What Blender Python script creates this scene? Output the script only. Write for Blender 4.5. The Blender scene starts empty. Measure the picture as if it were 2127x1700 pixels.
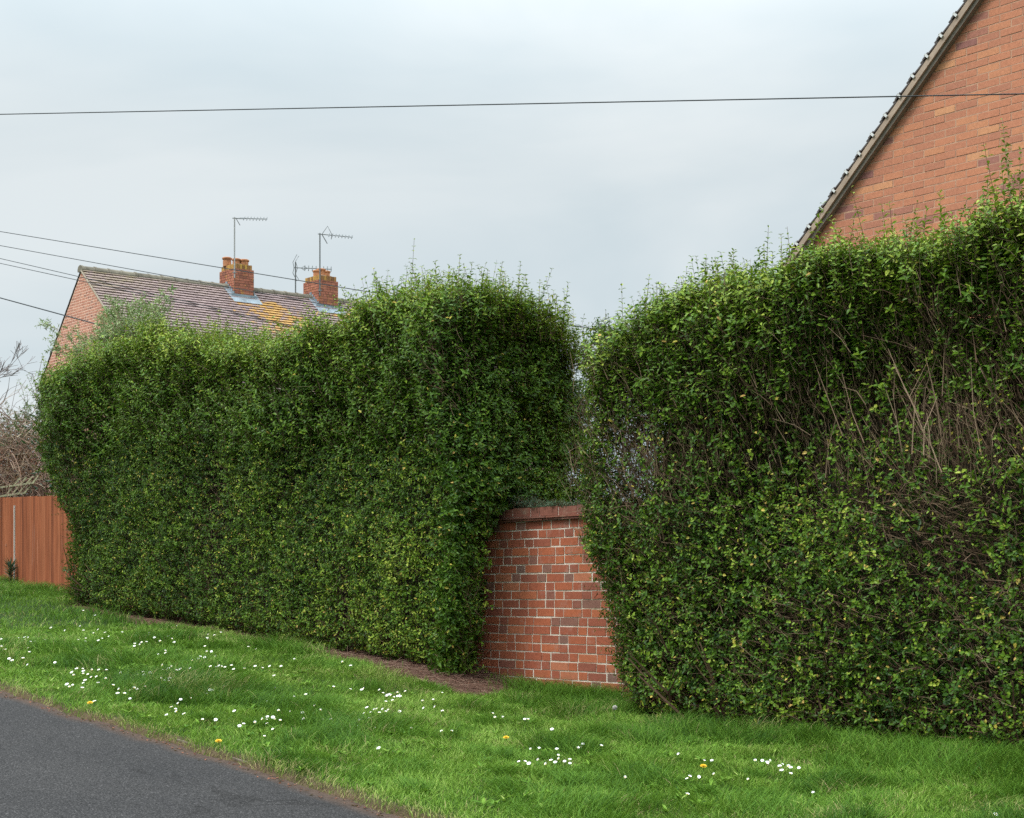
import bpy, math, random
import numpy as np
from mathutils import Vector

R = math.radians
S = bpy.context.scene
COL = S.collection
H = 1.5                                   # camera height over the road surface beneath it

# ------------------------------------------------------------------ camera
cam_d = bpy.data.cameras.new('camera'); cam = bpy.data.objects.new('camera', cam_d); COL.objects.link(cam)
cam.location = (0, 0, H); cam.rotation_euler = (R(90), 0, 0)
cam_d.sensor_width = 36; cam_d.lens = 50.77; cam_d.shift_y = 0.182
cam_d.clip_start = 0.1; cam_d.clip_end = 3000
S.camera = cam

# ------------------------------------------------------------------ sky and sun
SUN_EL, SUN_AZ = R(56), R(-118)           # azimuth measured clockwise from +Y
w = bpy.data.worlds.new('World'); S.world = w; w.use_nodes = True
nt = w.node_tree; nt.nodes.clear()
def wn(t, **k):
    n = nt.nodes.new(t)
    for a, b in k.items(): setattr(n, a, b)
    return n
L = nt.links.new
sky = wn('ShaderNodeTexSky', sky_type='NISHITA', sun_disc=False)
sky.sun_elevation = SUN_EL; sky.sun_rotation = SUN_AZ
tc = wn('ShaderNodeTexCoord'); sep = wn('ShaderNodeSeparateXYZ'); L(tc.outputs['Generated'], sep.inputs[0])
mp = wn('ShaderNodeMapping'); mp.inputs['Scale'].default_value = (1.5, 1.5, 4.2); mp.inputs['Rotation'].default_value = (0, R(14), 0)
L(tc.outputs['Generated'], mp.inputs[0])
no = wn('ShaderNodeTexNoise'); no.inputs['Scale'].default_value = 1.45; no.inputs['Detail'].default_value = 5; no.inputs['Roughness'].default_value = .48
no.inputs['Distortion'].default_value = .5
L(mp.outputs[0], no.inputs['Vector'])
cr = wn('ShaderNodeValToRGB')
cr.color_ramp.elements[0].position = .36; cr.color_ramp.elements[0].color = (.555, .655, .705, 1)
cr.color_ramp.elements[1].position = .64; cr.color_ramp.elements[1].color = (.745, .805, .825, 1)
L(no.outputs['Fac'], cr.inputs[0])
# overcast luminance grows towards the zenith
gr = wn('ShaderNodeMapRange'); gr.interpolation_type = 'SMOOTHSTEP'; gr.inputs['From Min'].default_value = 0.27; gr.inputs['From Max'].default_value = .95
gr.inputs['To Min'].default_value = 6.95; gr.inputs['To Max'].default_value = 36
L(sep.outputs['Z'], gr.inputs['Value'])
vm = wn('ShaderNodeVectorMath', operation='SCALE'); L(cr.outputs[0], vm.inputs[0]); L(gr.outputs[0], vm.inputs['Scale'])
mix = wn('ShaderNodeMix', data_type='RGBA'); mix.inputs[0].default_value = .97
L(sky.outputs[0], mix.inputs[6]); L(vm.outputs[0], mix.inputs[7])
bg = wn('ShaderNodeBackground'); bg.inputs['Strength'].default_value = .1
L(mix.outputs[2], bg.inputs[0])
wo = wn('ShaderNodeOutputWorld'); L(bg.outputs[0], wo.inputs[0])

sd = bpy.data.lights.new('sun', 'SUN'); sun = bpy.data.objects.new('sun', sd); COL.objects.link(sun)
sd.energy = 1.5; sd.angle = R(14); sd.color = (1, .965, .92)
sv = Vector((math.sin(SUN_AZ) * math.cos(SUN_EL), math.cos(SUN_AZ) * math.cos(SUN_EL), math.sin(SUN_EL)))
sun.rotation_euler = sv.to_track_quat('Z', 'Y').to_euler()

S.view_settings.view_transform = 'Standard'; S.view_settings.look = 'None'
S.view_settings.exposure = 0.57; S.view_settings.gamma = 1
S.cycles.use_denoising = False
S.cycles.max_bounces = 6; S.cycles.diffuse_bounces = 3; S.cycles.glossy_bounces = 2
S.cycles.transmission_bounces = 3; S.cycles.transparent_max_bounces = 4
S.cycles.caustics_reflective = False; S.cycles.caustics_refractive = False

# ------------------------------------------------------------------ helpers
rng = np.random.default_rng(7)
random.seed(7)
D2 = np.array([-.685, .729]); N2 = np.array([.729, .685])      # along the street (uphill), across it (away)

def st(s, t, z=None):
    s = np.asarray(s, float); t = np.asarray(t, float)
    x = D2[0] * s + N2[0] * t; y = D2[1] * s + N2[1] * t
    if z is None: return x, y
    return np.stack([x, y, np.broadcast_to(np.asarray(z, float), x.shape)], -1)
def sdir(ds, dt, dz): return np.array([D2[0]*ds + N2[0]*dt, D2[1]*ds + N2[1]*dt, dz])

def zroad(s): return H - 1.5 + np.interp(s, [-10, 0, 12, 60], [-.869, 0, 1.043, 3.4])
def zhedge(s): return H + np.interp(s, [-10, 4.1, 7.3, 8.7, 9.5, 12.5, 16.45, 60], [-1.20, -1.03, -.955, -.86, -.68, -.43, -.146, 2.03])

def vnoise(x, y, seed=0):
    r = np.random.default_rng(1000 + seed); T = r.random((64, 64))
    x = np.asarray(x, float); y = np.asarray(y, float)
    xi = np.floor(x).astype(int); yi = np.floor(y).astype(int)
    fx = x - xi; fy = y - yi; fx = fx*fx*(3-2*fx); fy = fy*fy*(3-2*fy)
    a = T[xi % 64, yi % 64]; b = T[(xi+1) % 64, yi % 64]; c = T[xi % 64, (yi+1) % 64]; d = T[(xi+1) % 64, (yi+1) % 64]
    return a*(1-fx)*(1-fy) + b*fx*(1-fy) + c*(1-fx)*fy + d*fx*fy
def fnoise(x, y, seed=0):
    return (vnoise(x, y, seed) + .5*vnoise(2.1*x+7, 2.1*y+3, seed+1) + .25*vnoise(4.3*x, 4.3*y, seed+2)) / 1.75

def edge_t(s): return 4.22 + (fnoise(np.asarray(s)*2.2, np.asarray(s)*0+.5, 40) - .5) * .14 + (vnoise(np.asarray(s)*9, np.asarray(s)*0+.5, 43) - .5) * .05
def gz(s, t):
    s = np.asarray(s, float); t = np.asarray(t, float)
    f = np.clip((t - 4.22) / 3.78, 0, 1)
    z = zroad(s) * (1-f) + zhedge(s) * f
    k = np.clip((t - edge_t(s)) / .09 + .2, 0, 1); k = k*k*(3-2*k)
    z = z - .04 + .075 * k
    z = z + (fnoise(s*1.3, t*1.3, 5) - .5) * .06 * np.clip((t-4.4), 0, 1) * np.clip(9.5-t, 0, 1)
    return z

def mesh_np(name, V, sizes, idx, mats, parent=None, attrs=None, mat_idx=None, smooth=False):
    me = bpy.data.meshes.new(name)
    V = np.asarray(V, np.float32).reshape(-1, 3); idx = np.asarray(idx, np.int32).ravel(); sizes = np.asarray(sizes, np.int32)
    me.vertices.add(len(V)); me.vertices.foreach_set('co', V.ravel())
    me.loops.add(len(idx)); me.loops.foreach_set('vertex_index', idx)
    me.polygons.add(len(sizes)); st0 = np.concatenate([[0], np.cumsum(sizes)[:-1]]).astype(np.int32)
    me.polygons.foreach_set('loop_start', st0)
    if mat_idx is not None: me.polygons.foreach_set('material_index', np.asarray(mat_idx, np.int32))
    me.polygons.foreach_set('use_smooth', np.full(len(sizes), bool(smooth)))
    me.update(calc_edges=True)
    for k, (dom, a) in (attrs or {}).items():
        at = me.attributes.new(k, 'FLOAT', dom); at.data.foreach_set('value', np.asarray(a, np.float32))
    for m in (mats if isinstance(mats, (list, tuple)) else [mats]): me.materials.append(m)
    o = bpy.data.objects.new(name, me); COL.objects.link(o)
    if parent is not None: o.parent = parent
    return o

class MB:
    """collects boxes, tubes and quads of ONE mesh"""
    def __init__(self): self.v = []; self.f = []; self.m = []; self.tone = []
    def quad(self, pts, mi=0, tone=.5):
        b = len(self.v); self.v += [tuple(p) for p in pts]; self.f.append(tuple(range(b, b+len(pts)))); self.m.append(mi); self.tone.append(tone)
    def box(self, o, a, b, c, mi=0, tone=.5):
        """corner o and three edge vectors"""
        o, a, b, c = (np.asarray(q, float) for q in (o, a, b, c))
        k = len(self.v)
        self.v += [tuple(p) for p in (o, o+a, o+a+b, o+b, o+c, o+a+c, o+a+b+c, o+b+c)]
        for q in ((0,3,2,1), (4,5,6,7), (0,1,5,4), (1,2,6,5), (2,3,7,6), (3,0,4,7)):
            self.f.append(tuple(k+i for i in q)); self.m.append(mi); self.tone.append(tone)
    def tube(self, pts, r, n=6, mi=0, tone=.5):
        pts = [np.asarray(p, float) for p in pts]
        if not hasattr(r, '__len__'): r = [r]*len(pts)
        k = len(self.v)
        for i, p in enumerate(pts):
            d = pts[min(i+1, len(pts)-1)] - pts[max(i-1, 0)]; d = d/(np.linalg.norm(d)+1e-9)
            a = np.cross(d, (0, 0, 1) if abs(d[2]) < .9 else (1, 0, 0)); a /= np.linalg.norm(a); b = np.cross(d, a)
            for j in range(n):
                t = 2*math.pi*j/n; self.v.append(tuple(p + r[i]*(math.cos(t)*a + math.sin(t)*b)))
        for i in range(len(pts)-1):
            for j in range(n):
                self.f.append((k+i*n+j, k+i*n+(j+1) % n, k+(i+1)*n+(j+1) % n, k+(i+1)*n+j)); self.m.append(mi); self.tone.append(tone)
        for e in (k, k+(len(pts)-1)*n):
            self.f.append(tuple(range(e, e+n))); self.m.append(mi); self.tone.append(tone)
    def build(self, name, mats, parent=None, smooth=False):
        sizes = [len(f) for f in self.f]; idx = [i for f in self.f for i in f]
        return mesh_np(name, self.v, sizes, idx, mats, parent, {'tone': ('FACE', self.tone)}, self.m, smooth)

def tag(o, label=None, cat=None, group=None, kind=None):
    if label: o['label'] = label
    if cat: o['category'] = cat
    if group: o['group'] = group
    if kind: o['kind'] = kind
    return o
def thing(name, label, cat, group=None):
    o = bpy.data.objects.new(name, None); COL.objects.link(o); return tag(o, label, cat, group)

# ------------------------------------------------------------------ materials
def mat(name, rough=.8, spec=.3):
    m = bpy.data.materials.new(name); m.use_nodes = True
    nt = m.node_tree; b = nt.nodes['Principled BSDF']
    b.inputs['Roughness'].default_value = rough; b.inputs['Specular IOR Level'].default_value = spec
    return m, nt, b
def ramp(nt, stops, fac):
    r = nt.nodes.new('ShaderNodeValToRGB'); cr = r.color_ramp
    while len(cr.elements) > 1: cr.elements.remove(cr.elements[-1])
    cr.elements[0].position = stops[0][0]; cr.elements[0].color = (*stops[0][1], 1)
    for p, c in stops[1:]:
        e = cr.elements.new(p); e.color = (*c, 1)
    nt.links.new(fac, r.inputs[0]); return r.outputs[0]
def attr(nt, name):
    a = nt.nodes.new('ShaderNodeAttribute'); a.attribute_name = name; return a.outputs['Fac']
def noise(nt, scale, detail=4, rough=.55, vec=None, dist=0, out='Fac'):
    n = nt.nodes.new('ShaderNodeTexNoise'); n.inputs['Scale'].default_value = scale
    n.inputs['Detail'].default_value = detail; n.inputs['Roughness'].default_value = rough; n.inputs['Distortion'].default_value = dist
    if vec is None:
        c = nt.nodes.new('ShaderNodeTexCoord'); vec = c.outputs['Object']
    nt.links.new(vec, n.inputs['Vector']); return n.outputs[out]
def scaled(nt, sc, rot=(0, 0, 0)):
    c = nt.nodes.new('ShaderNodeTexCoord'); m = nt.nodes.new('ShaderNodeMapping')
    m.inputs['Scale'].default_value = sc; m.inputs['Rotation'].default_value = rot
    nt.links.new(c.outputs['Object'], m.inputs[0]); return m.outputs[0]
def mixc(nt, fac, a, b, mode='MIX'):
    m = nt.nodes.new('ShaderNodeMix'); m.data_type = 'RGBA'; m.blend_type = mode
    for s, q in ((0, fac), (6, a), (7, b)):
        if hasattr(q, 'links'): nt.links.new(q, m.inputs[s])
        elif isinstance(q, tuple): m.inputs[s].default_value = (*q, 1)
        else: m.inputs[s].default_value = q
    return m.outputs[2]
def bump(nt, b, h, strength=.3, dist=.01):
    n = nt.nodes.new('ShaderNodeBump'); n.inputs['Strength'].default_value = strength; n.inputs['Distance'].default_value = dist
    nt.links.new(h, n.inputs['Height']); nt.links.new(n.outputs[0], b.inputs['Normal'])
def rng_map(nt, v, a, b, c=0, d=1):
    m = nt.nodes.new('ShaderNodeMapRange'); nt.links.new(v, m.inputs['Value'])
    for i, q in zip(('From Min', 'From Max', 'To Min', 'To Max'), (a, b, c, d)): m.inputs[i].default_value = q
    return m.outputs[0]

def leaf_mat(name, stops, rough=.42, spec=.38, trans=.18):
    m, nt, b = mat(name, rough, spec)
    c = ramp(nt, stops, attr(nt, 'tone')); nt.links.new(c, b.inputs['Base Color'])
    tr = nt.nodes.new('ShaderNodeBsdfTranslucent'); nt.links.new(mixc(nt, .5, c, (.12, .2, .02)), tr.inputs[0])
    mx = nt.nodes.new('ShaderNodeMixShader'); mx.inputs[0].default_value = trans
    nt.links.new(b.outputs[0], mx.inputs[1]); nt.links.new(tr.outputs[0], mx.inputs[2])
    nt.links.new(mx.outputs[0], nt.nodes['Material Output'].inputs[0]); return m
M = {}
M['privet'] = leaf_mat('privet_leaf', [(0, (.011, .037, .005)), (.3, (.038, .096, .008)), (.6, (.096, .190, .012)), (.8, (.205, .305, .024)), (.93, (.37, .44, .06)),
                                      (.955, (.26, .27, .05)), (.975, (.48, .42, .06)), (1, (.56, .36, .11))], rough=.45, spec=.24)
M['grass'] = leaf_mat('grass_blade', [(0, (.030, .090, .010)), (.35, (.095, .205, .020)), (.65, (.185, .325, .038)), (.84, (.33, .44, .10)),
                                     (.95, (.36, .32, .13)), (1, (.48, .36, .20))], rough=.6, spec=.15, trans=.3)
M['feather'] = leaf_mat('feathery_leaf', [(0, (.15, .23, .08)), (1, (.36, .43, .20))], rough=.6)
M['laurel'] = leaf_mat('laurel_leaf', [(0, (.008, .03, .012)), (1, (.03, .085, .03))], rough=.3)
M['dead_leaf'] = leaf_mat('dead_leaf', [(0, (.10, .035, .02)), (1, (.28, .12, .07))], rough=.7, spec=.2)
M['bramble_leaf'] = leaf_mat('bramble_leaf', [(0, (.06, .10, .04)), (1, (.17, .22, .10))], rough=.6)
M['creeper'] = leaf_mat('creeper_leaf', [(0, (.03, .07, .035)), (1, (.10, .16, .09))], rough=.6)

def tone_mat(name, stops, rough=.8, spec=.25, ns=60, amt=.5, bs=.3, bd=.003):
    m, nt, b = mat(name, rough, spec)
    c = ramp(nt, stops, attr(nt, 'tone'))
    n = noise(nt, ns, 5, .6)
    c = mixc(nt, amt, c, ramp(nt, [(.3, (.55, .55, .55)), (.7, (1.35, 1.35, 1.35))], n), 'MULTIPLY')
    nt.links.new(c, b.inputs['Base Color']); bump(nt, b, n, bs, bd); return m
M['twig'] = tone_mat('hedge_twig', spec=.08, stops=[(0, (.045, .026, .016)), (.6, (.145, .092, .058)), (1, (.33, .235, .155))])
M['bramble'] = tone_mat('bramble_stem', [(0, (.10, .055, .04)), (.6, (.27, .165, .115)), (1, (.38, .30, .20))])
M['grey_twig'] = tone_mat('grey_twig', [(0, (.16, .14, .14)), (1, (.26, .23, .23))])
M['core'] = tone_mat('hedge_light_block', [(0, (.020, .016, .010)), (1, (.035, .03, .016))], ns=12)  # dark brown of the solid mass added inside the hedges to block light
M['soilstuff'] = tone_mat('litter', [(0, (.08, .035, .025)), (.6, (.20, .11, .08)), (1, (.34, .24, .17))])

# brick materials: colour picked per brick by the tone attribute, weathering by noise
def brick_mat(name, stops, bloom=(.45, .40, .36), bl=.25, ns=25):
    m, nt, b = mat(name, .88, .2)
    r = ramp(nt, stops, attr(nt, 'tone')); r.node.color_ramp.interpolation = 'LINEAR'
    n = noise(nt, ns, 6, .65)
    c = mixc(nt, .55, r, ramp(nt, [(.3, (.72, .70, .70)), (.7, (1.22, 1.2, 1.2))], n), 'MULTIPLY')
    n2 = noise(nt, 7, 6, .7)
    c = mixc(nt, rng_map(nt, n2, .56, .72, 0, bl), c, bloom)
    nt.links.new(c, b.inputs['Base Color'])
    nf = noise(nt, 220, 3, .6); bump(nt, b, nf, .35, .002); return m
M['brick_old'] = brick_mat('old_red_brick', [(0, (.20, .115, .09)), (.14, (.24, .11, .08)), (.3, (.27, .09, .058)), (.6, (.34, .10, .055)),
                                             (.85, (.42, .125, .058)), (1, (.44, .16, .085))], (.40, .27, .22), .45, 30)
m_ = M['brick_old']; nt_ = m_.node_tree; b_ = nt_.nodes['Principled BSDF']; old = b_.inputs['Base Color'].links[0].from_socket
sp_ = nt_.nodes.new('ShaderNodeSeparateXYZ'); tc_ = nt_.nodes.new('ShaderNodeTexCoord'); nt_.links.new(tc_.outputs['Object'], sp_.inputs[0])
ad_ = nt_.nodes.new('ShaderNodeMath'); ad_.operation = 'MULTIPLY_ADD'; nt_.links.new(noise(nt_, 5, 6, .7), ad_.inputs[0]); ad_.inputs[1].default_value = -.7; nt_.links.new(sp_.outputs['Z'], ad_.inputs[2])
nt_.links.new(mixc(nt_, rng_map(nt_, ad_.outputs[0], .22, .52, .65, 0), old, (.13, .085, .05)), b_.inputs['Base Color'])
M['coping'] = brick_mat('weathered_coping_brick', [(0, (.13, .085, .07)), (.5, (.18, .085, .065)), (1, (.24, .09, .06))], (.30, .24, .17), .6, 20)
M['brick_salmon'] = brick_mat('salmon_brick', [(0, (.25, .115, .105)), (.15, (.33, .145, .11)), (.35, (.43, .18, .11)), (.65, (.50, .205, .115)),
                                               (.85, (.54, .24, .125)), (1, (.58, .29, .15))], (.5, .3, .22), .08, 40)
M['brick_house'] = brick_mat('house_brick', [(0, (.27, .13, .10)), (.4, (.44, .19, .13)), (.7, (.48, .21, .145)), (1, (.52, .25, .17))], (.5, .32, .25), .2, 10)
M['brick_chimney'] = brick_mat('chimney_brick', [(0, (.16, .08, .06)), (.5, (.33, .12, .08)), (1, (.42, .17, .11))], (.46, .27, .05), .95, 14)

M['brick_lichen'] = brick_mat('lichened_brick', [(0, (.20, .10, .05)), (.5, (.36, .19, .07)), (1, (.48, .29, .07))], (.50, .30, .04), .8, 14)
def mortar_mat(name, a, b_, sc=6):
    m, nt, b = mat(name, .95, .1)
    n = noise(nt, sc, 5, .65); c = ramp(nt, [(.35, a), (.6, b_)], n); nt.links.new(c, b.inputs['Base Color'])
    bump(nt, b, noise(nt, 160, 4, .7), .6, .004); return m
M['mortar_old'] = mortar_mat('old_pale_mortar', (.42, .32, .23), (.74, .66, .56), 4)
M['mortar_salmon'] = mortar_mat('pink_mortar', (.40, .22, .15), (.50, .30, .20))
M['mortar_house'] = mortar_mat('light_mortar', (.72, .45, .34), (.80, .55, .43))
M['mortar_chimney'] = mortar_mat('dark_mortar', (.10, .07, .05), (.22, .13, .09))

m, nt, b = mat('asphalt', .9, .12)
v1 = nt.nodes.new('ShaderNodeTexVoronoi'); v1.inputs['Scale'].default_value = 95
nt.links.new(scaled(nt, (1, 1, 1)), v1.inputs['Vector'])
c = ramp(nt, [(.25, (.007, .007, .007)), (.45, (.024, .023, .023)), (.60, (.050, .047, .047)), (.74, (.15, .142, .138))], noise(nt, 120, 2, .8))
c = mixc(nt, .6, c, ramp(nt, [(0, (.5, .5, .5)), (1, (1.4, 1.4, 1.4))], v1.outputs['Color']), 'MULTIPLY')
c = mixc(nt, .5, c, ramp(nt, [(.3, (.78, .78, .80)), (.7, (1.22, 1.2, 1.18))], noise(nt, 1.3, 5, .6)), 'MULTIPLY')
c = mixc(nt, .8, c, ramp(nt, [(.60, (1, 1, 1)), (.64, (.55, .54, .53)), (.68, (1, 1, 1))], noise(nt, .9, 7, .62, dist=1.4)), 'MULTIPLY')
c = mixc(nt, attr(nt, 'edge'), c, ramp(nt, [(.3, (.04, .026, .018)), (.7, (.11, .068, .048))], noise(nt, 30, 5, .7)))
nt.links.new(c, b.inputs['Base Color']); bump(nt, b, v1.outputs['Distance'], .5, .006); M['asphalt'] = m

m, nt, b = mat('soil_and_turf', .95, .1)
g = ramp(nt, [(.3, (.018, .045, .010)), (.7, (.05, .075, .02))], noise(nt, 20, 5, .7))
so = ramp(nt, [(.3, (.06, .032, .022)), (.55, (.14, .08, .055)), (.75, (.24, .16, .12))], noise(nt, 14, 6, .75))
c = mixc(nt, attr(nt, 'soil'), g, so); nt.links.new(c, b.inputs['Base Color'])
bump(nt, b, noise(nt, 40, 6, .7), .9, .03); M['soil'] = m

m, nt, b = mat('stained_fence_board', .85, .12)
grn = noise(nt, 1, 6, .65, scaled(nt, (28, 28, 1.2)))
c = ramp(nt, [(0, (.17, .050, .022)), (.5, (.28, .082, .034)), (1, (.36, .118, .052))], attr(nt, 'tone'))
c = mixc(nt, .9, c, ramp(nt, [(.3, (.45, .45, .45)), (.7, (1.3, 1.35, 1.4))], grn), 'MULTIPLY')
c = mixc(nt, rng_map(nt, noise(nt, 1, 6, .7, scaled(nt, (9, 9, .7))), .60, .78, 0, .6), c, (.40, .22, .16))
nt.links.new(c, b.inputs['Base Color']); bump(nt, b, grn, .4, .004); M['fence'] = m

def simple(name, col, rough=.7, spec=.3, ns=20, lo=.75, hi=1.2, metal=0):
    m, nt, b = mat(name, rough, spec); b.inputs['Metallic'].default_value = metal
    n = noise(nt, ns, 5, .65)
    c = mixc(nt, 1.0, col, ramp(nt, [(.3, (lo,)*3), (.7, (hi,)*3)], n), 'MULTIPLY')
    nt.links.new(c, b.inputs['Base Color']); bump(nt, b, n, .25, .004); return m
M['concrete'] = simple('weathered_concrete', (.40, .37, .33), .9)
M['kerb'] = simple('old_kerb_concrete', (.15, .12, .085), .95, ns=30, lo=.4, hi=1.5)
M['terracotta'] = simple('terracotta', (.42, .18, .085), .8, ns=9, lo=.6, hi=1.3)
M['lead'] = simple('lead_flashing', (.21, .255, .29), .5, ns=5, lo=.7, hi=1.3)
M['alu'] = simple('dull_aluminium', (.13, .14, .14), .5)
M['mast_pale'] = simple('pale_mast', (.32, .32, .31), .5)
M['cable'] = simple('black_cable', (.016, .022, .025), .6)
M['barge'] = simple('brown_bargeboard', (.36, .27, .20), .7, ns=8)
M['soffit'] = simple('grey_brown_soffit', (.21, .175, .14), .7, ns=8)
M['clip'] = simple('white_plastic_clip', (.60, .60, .58), .45, lo=.92, hi=1.05)
M['tile_dark'] = simple('dark_tile_edge', (.10, .085, .08), .8)
M['tile_edge'] = simple('verge_mortar', (.42, .36, .28), .9, ns=14)
M['ridge'] = simple('mossy_ridge_tile', (.17, .15, .115), .9, ns=3.5, lo=.55, hi=1.5)
M['trellis'] = simple('green_weathered_wood', (.34, .33, .20), .85)
M['white_render'] = simple('plain_back_wall', (.35, .16, .10), .9)
M['petal'] = simple('daisy_petal', (.80, .80, .78), .6, ns=40, lo=.92, hi=1.05)
M['yellow'] = simple('flower_yellow', (.75, .46, .02), .6, ns=60)
M['stalk'] = simple('flower_stalk', (.07, .16, .03), .6)
M['seed'] = simple('seed_head_grey', (.55, .52, .46), .8)
M['yucca'] = leaf_mat('spiky_leaf', [(0, (.02, .06, .035)), (1, (.06, .12, .07))], rough=.5)

m, nt, b = mat('roof_tile', .8, .3)
c = ramp(nt, [(0, (.18, .130, .128)), (.5, (.255, .185, .182)), (1, (.33, .245, .235))], attr(nt, 'tone'))
c = mixc(nt, .5, c, ramp(nt, [(.3, (.75, .73, .73)), (.7, (1.2, 1.2, 1.2))], noise(nt, 5, 6, .7)), 'MULTIPLY')
n2 = noise(nt, 1, 7, .75, scaled(nt, (4, 4, 9)), dist=.5)
lich = nt.nodes.new('ShaderNodeMath'); lich.operation = 'ADD'; nt.links.new(n2, lich.inputs[0])
lm = nt.nodes.new('ShaderNodeMath'); lm.operation = 'MULTIPLY'; lm.inputs[1].default_value = .32; nt.links.new(attr(nt, 'lichen'), lm.inputs[0])
nt.links.new(lm.outputs[0], lich.inputs[1])
c = mixc(nt, rng_map(nt, lich.outputs[0], .70, .80, 0, .8), c, (.46, .25, .045))
lm2 = nt.nodes.new('ShaderNodeMath'); lm2.operation = 'MULTIPLY'; nt.links.new(attr(nt, 'moss'), lm2.inputs[0]); nt.links.new(rng_map(nt, n2, .4, .62, 0, .75), lm2.inputs[1])
c = mixc(nt, lm2.outputs[0], c, (.22, .185, .085))
nt.links.new(c, b.inputs['Base Color']); bump(nt, b, noise(nt, 30, 4, .6), .3, .005); M['tile'] = m

# ------------------------------------------------------------------ ground
sg = np.unique(np.concatenate([np.array([-400, -200, -100, -60, -40, -25, -15, -10, -6, -3, -1, 0, 1]), np.arange(2, 26, .16), np.array([27, 29, 32, 36, 42, 50, 60, 90, 150, 250, 400])]))
tg = np.unique(np.concatenate([np.array([-400, -200, -100, -50, -20, -10, -6, -4, -2.8, 0, 2, 3.5, 4.0]), np.arange(4.05, 4.5, .04), np.arange(4.5, 9.4, .16), np.array([9.6, 10, 10.5, 11, 12, 13, 14, 16, 20, 26, 34, 45, 60, 100, 200, 400])]))
def soil_t(s):
    """where the turf stops in front of the hedge feet"""
    s = np.asarray(s, float)
    b = np.interp(s, [3, 5.6, 6.1, 6.6, 7.2, 7.5, 8.2, 8.6, 9.2, 10.5, 11.3, 12.4, 13.4, 13.9, 14.5, 15, 16.5, 17.5, 18],
                  [7.95, 7.95, 7.8, 7.55, 7.75, 8.5, 8.4, 7.7, 7.45, 7.66, 7.82, 7.85, 7.8, 7.55, 7.7, 7.9, 8.0, 9.0, 9.6])
    return b + (fnoise(s*3, s*0+2, 61) - .5)*.25
def grid_obj(name, sg, tg, zf, material, attrs, kind='structure'):
    A, B = np.meshgrid(sg, tg, indexing='ij'); V = st(A.ravel(), B.ravel(), zf(A, B).ravel())
    n, k = len(sg), len(tg); i = np.arange(n*k).reshape(n, k)
    q = np.stack([i[:-1, :-1], i[1:, :-1], i[1:, 1:], i[:-1, 1:]], -1).reshape(-1, 4)[:, ::-1]
    o = mesh_np(name, V, np.full(len(q), 4), q, material, None, {a: ('POINT', f(A, B).ravel()) for a, f in attrs.items()}, smooth=True)
    o['kind'] = kind; return o
def soil_mask(A, B):
    m = np.clip((B - soil_t(A)) / .12 + .5, 0, 1) * np.clip(10.6 - B, 0, 1)
    e = np.clip(1 - np.abs(B - edge_t(A) - .03) / .10, 0, 1) * .8
    return np.maximum(m, e)
def far_gz(A, B):
    return gz(A, B)
ground = grid_obj('ground', sg, tg, far_gz, M['soil'], {'soil': soil_mask})
tr_ = np.unique(np.concatenate([[-2.8, -2, -1, 0, 1, 2, 3, 3.6], np.arange(3.8, 4.32, .04)]))
road = grid_obj('road', np.unique(np.concatenate([[-400, -100, -40, -20, -10, -5], np.arange(0, 26, .2), [30, 40, 60, 100, 400]])), tr_,
                lambda a, b: zroad(a), M['asphalt'],
                {'edge': lambda a, b: np.clip(1 - (edge_t(a) - b - .02) / (.02 + .10*fnoise(a*2.5, a*0, 77)), 0, 1) * .75})

# ------------------------------------------------------------------ leaves and twigs in bulk
def norm(a): return a / (np.linalg.norm(a, axis=-1, keepdims=True) + 1e-9)
def leaves(P, D, N, Ln, Wd, droop=.12):
    D = norm(D); Sv = norm(np.cross(D, N)); Nn = np.cross(Sv, D)
    Ln = Ln[:, None]; Wd = Wd[:, None]
    b = P; m_ = P + .5*Ln*D - .03*Ln*Nn; t = P + Ln*D - droop*Ln*Nn
    up = .14*Wd*Nn
    L1 = P + .30*Ln*D + .46*Wd*Sv + up; L2 = P + .68*Ln*D + .36*Wd*Sv + up*.8 - .04*Ln*Nn
    R1 = P + .30*Ln*D - .46*Wd*Sv + up; R2 = P + .68*Ln*D - .36*Wd*Sv + up*.8 - .04*Ln*Nn
    V = np.stack([b, m_, t, L1, L2, R1, R2], 1).reshape(-1, 3)
    n = len(P); o = (np.arange(n)*7)[:, None]
    idx = (o + np.array([0, 1, 4, 3,  1, 2, 4,  0, 5, 6, 1,  1, 6, 2])[None]).ravel()
    sizes = np.tile([4, 3, 4, 3], n)
    return V, sizes, idx
def small_leaves(P, D, N, Ln, Wd, droop=.1):
    D = norm(D); Sv = norm(np.cross(D, N)); Nn = np.cross(Sv, D)
    Ln = Ln[:, None]; Wd = Wd[:, None]
    t = P + Ln*D - droop*Ln*Nn
    up = .13*Wd*Nn
    a = P + .3*Ln*D + .45*Wd*Sv + up; c = P + .72*Ln*D + .34*Wd*Sv + up*.6
    e = P + .3*Ln*D - .45*Wd*Sv + up; g = P + .72*Ln*D - .34*Wd*Sv + up*.6
    V = np.stack([P, a, c, t, g, e], 1).reshape(-1, 3); n = len(P); o = (np.arange(n)*6)[:, None]
    idx = (o + np.array([0, 3, 2, 1, 0, 5, 4, 3])[None]).ravel()
    return V, np.full(2*n, 4), idx
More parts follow.
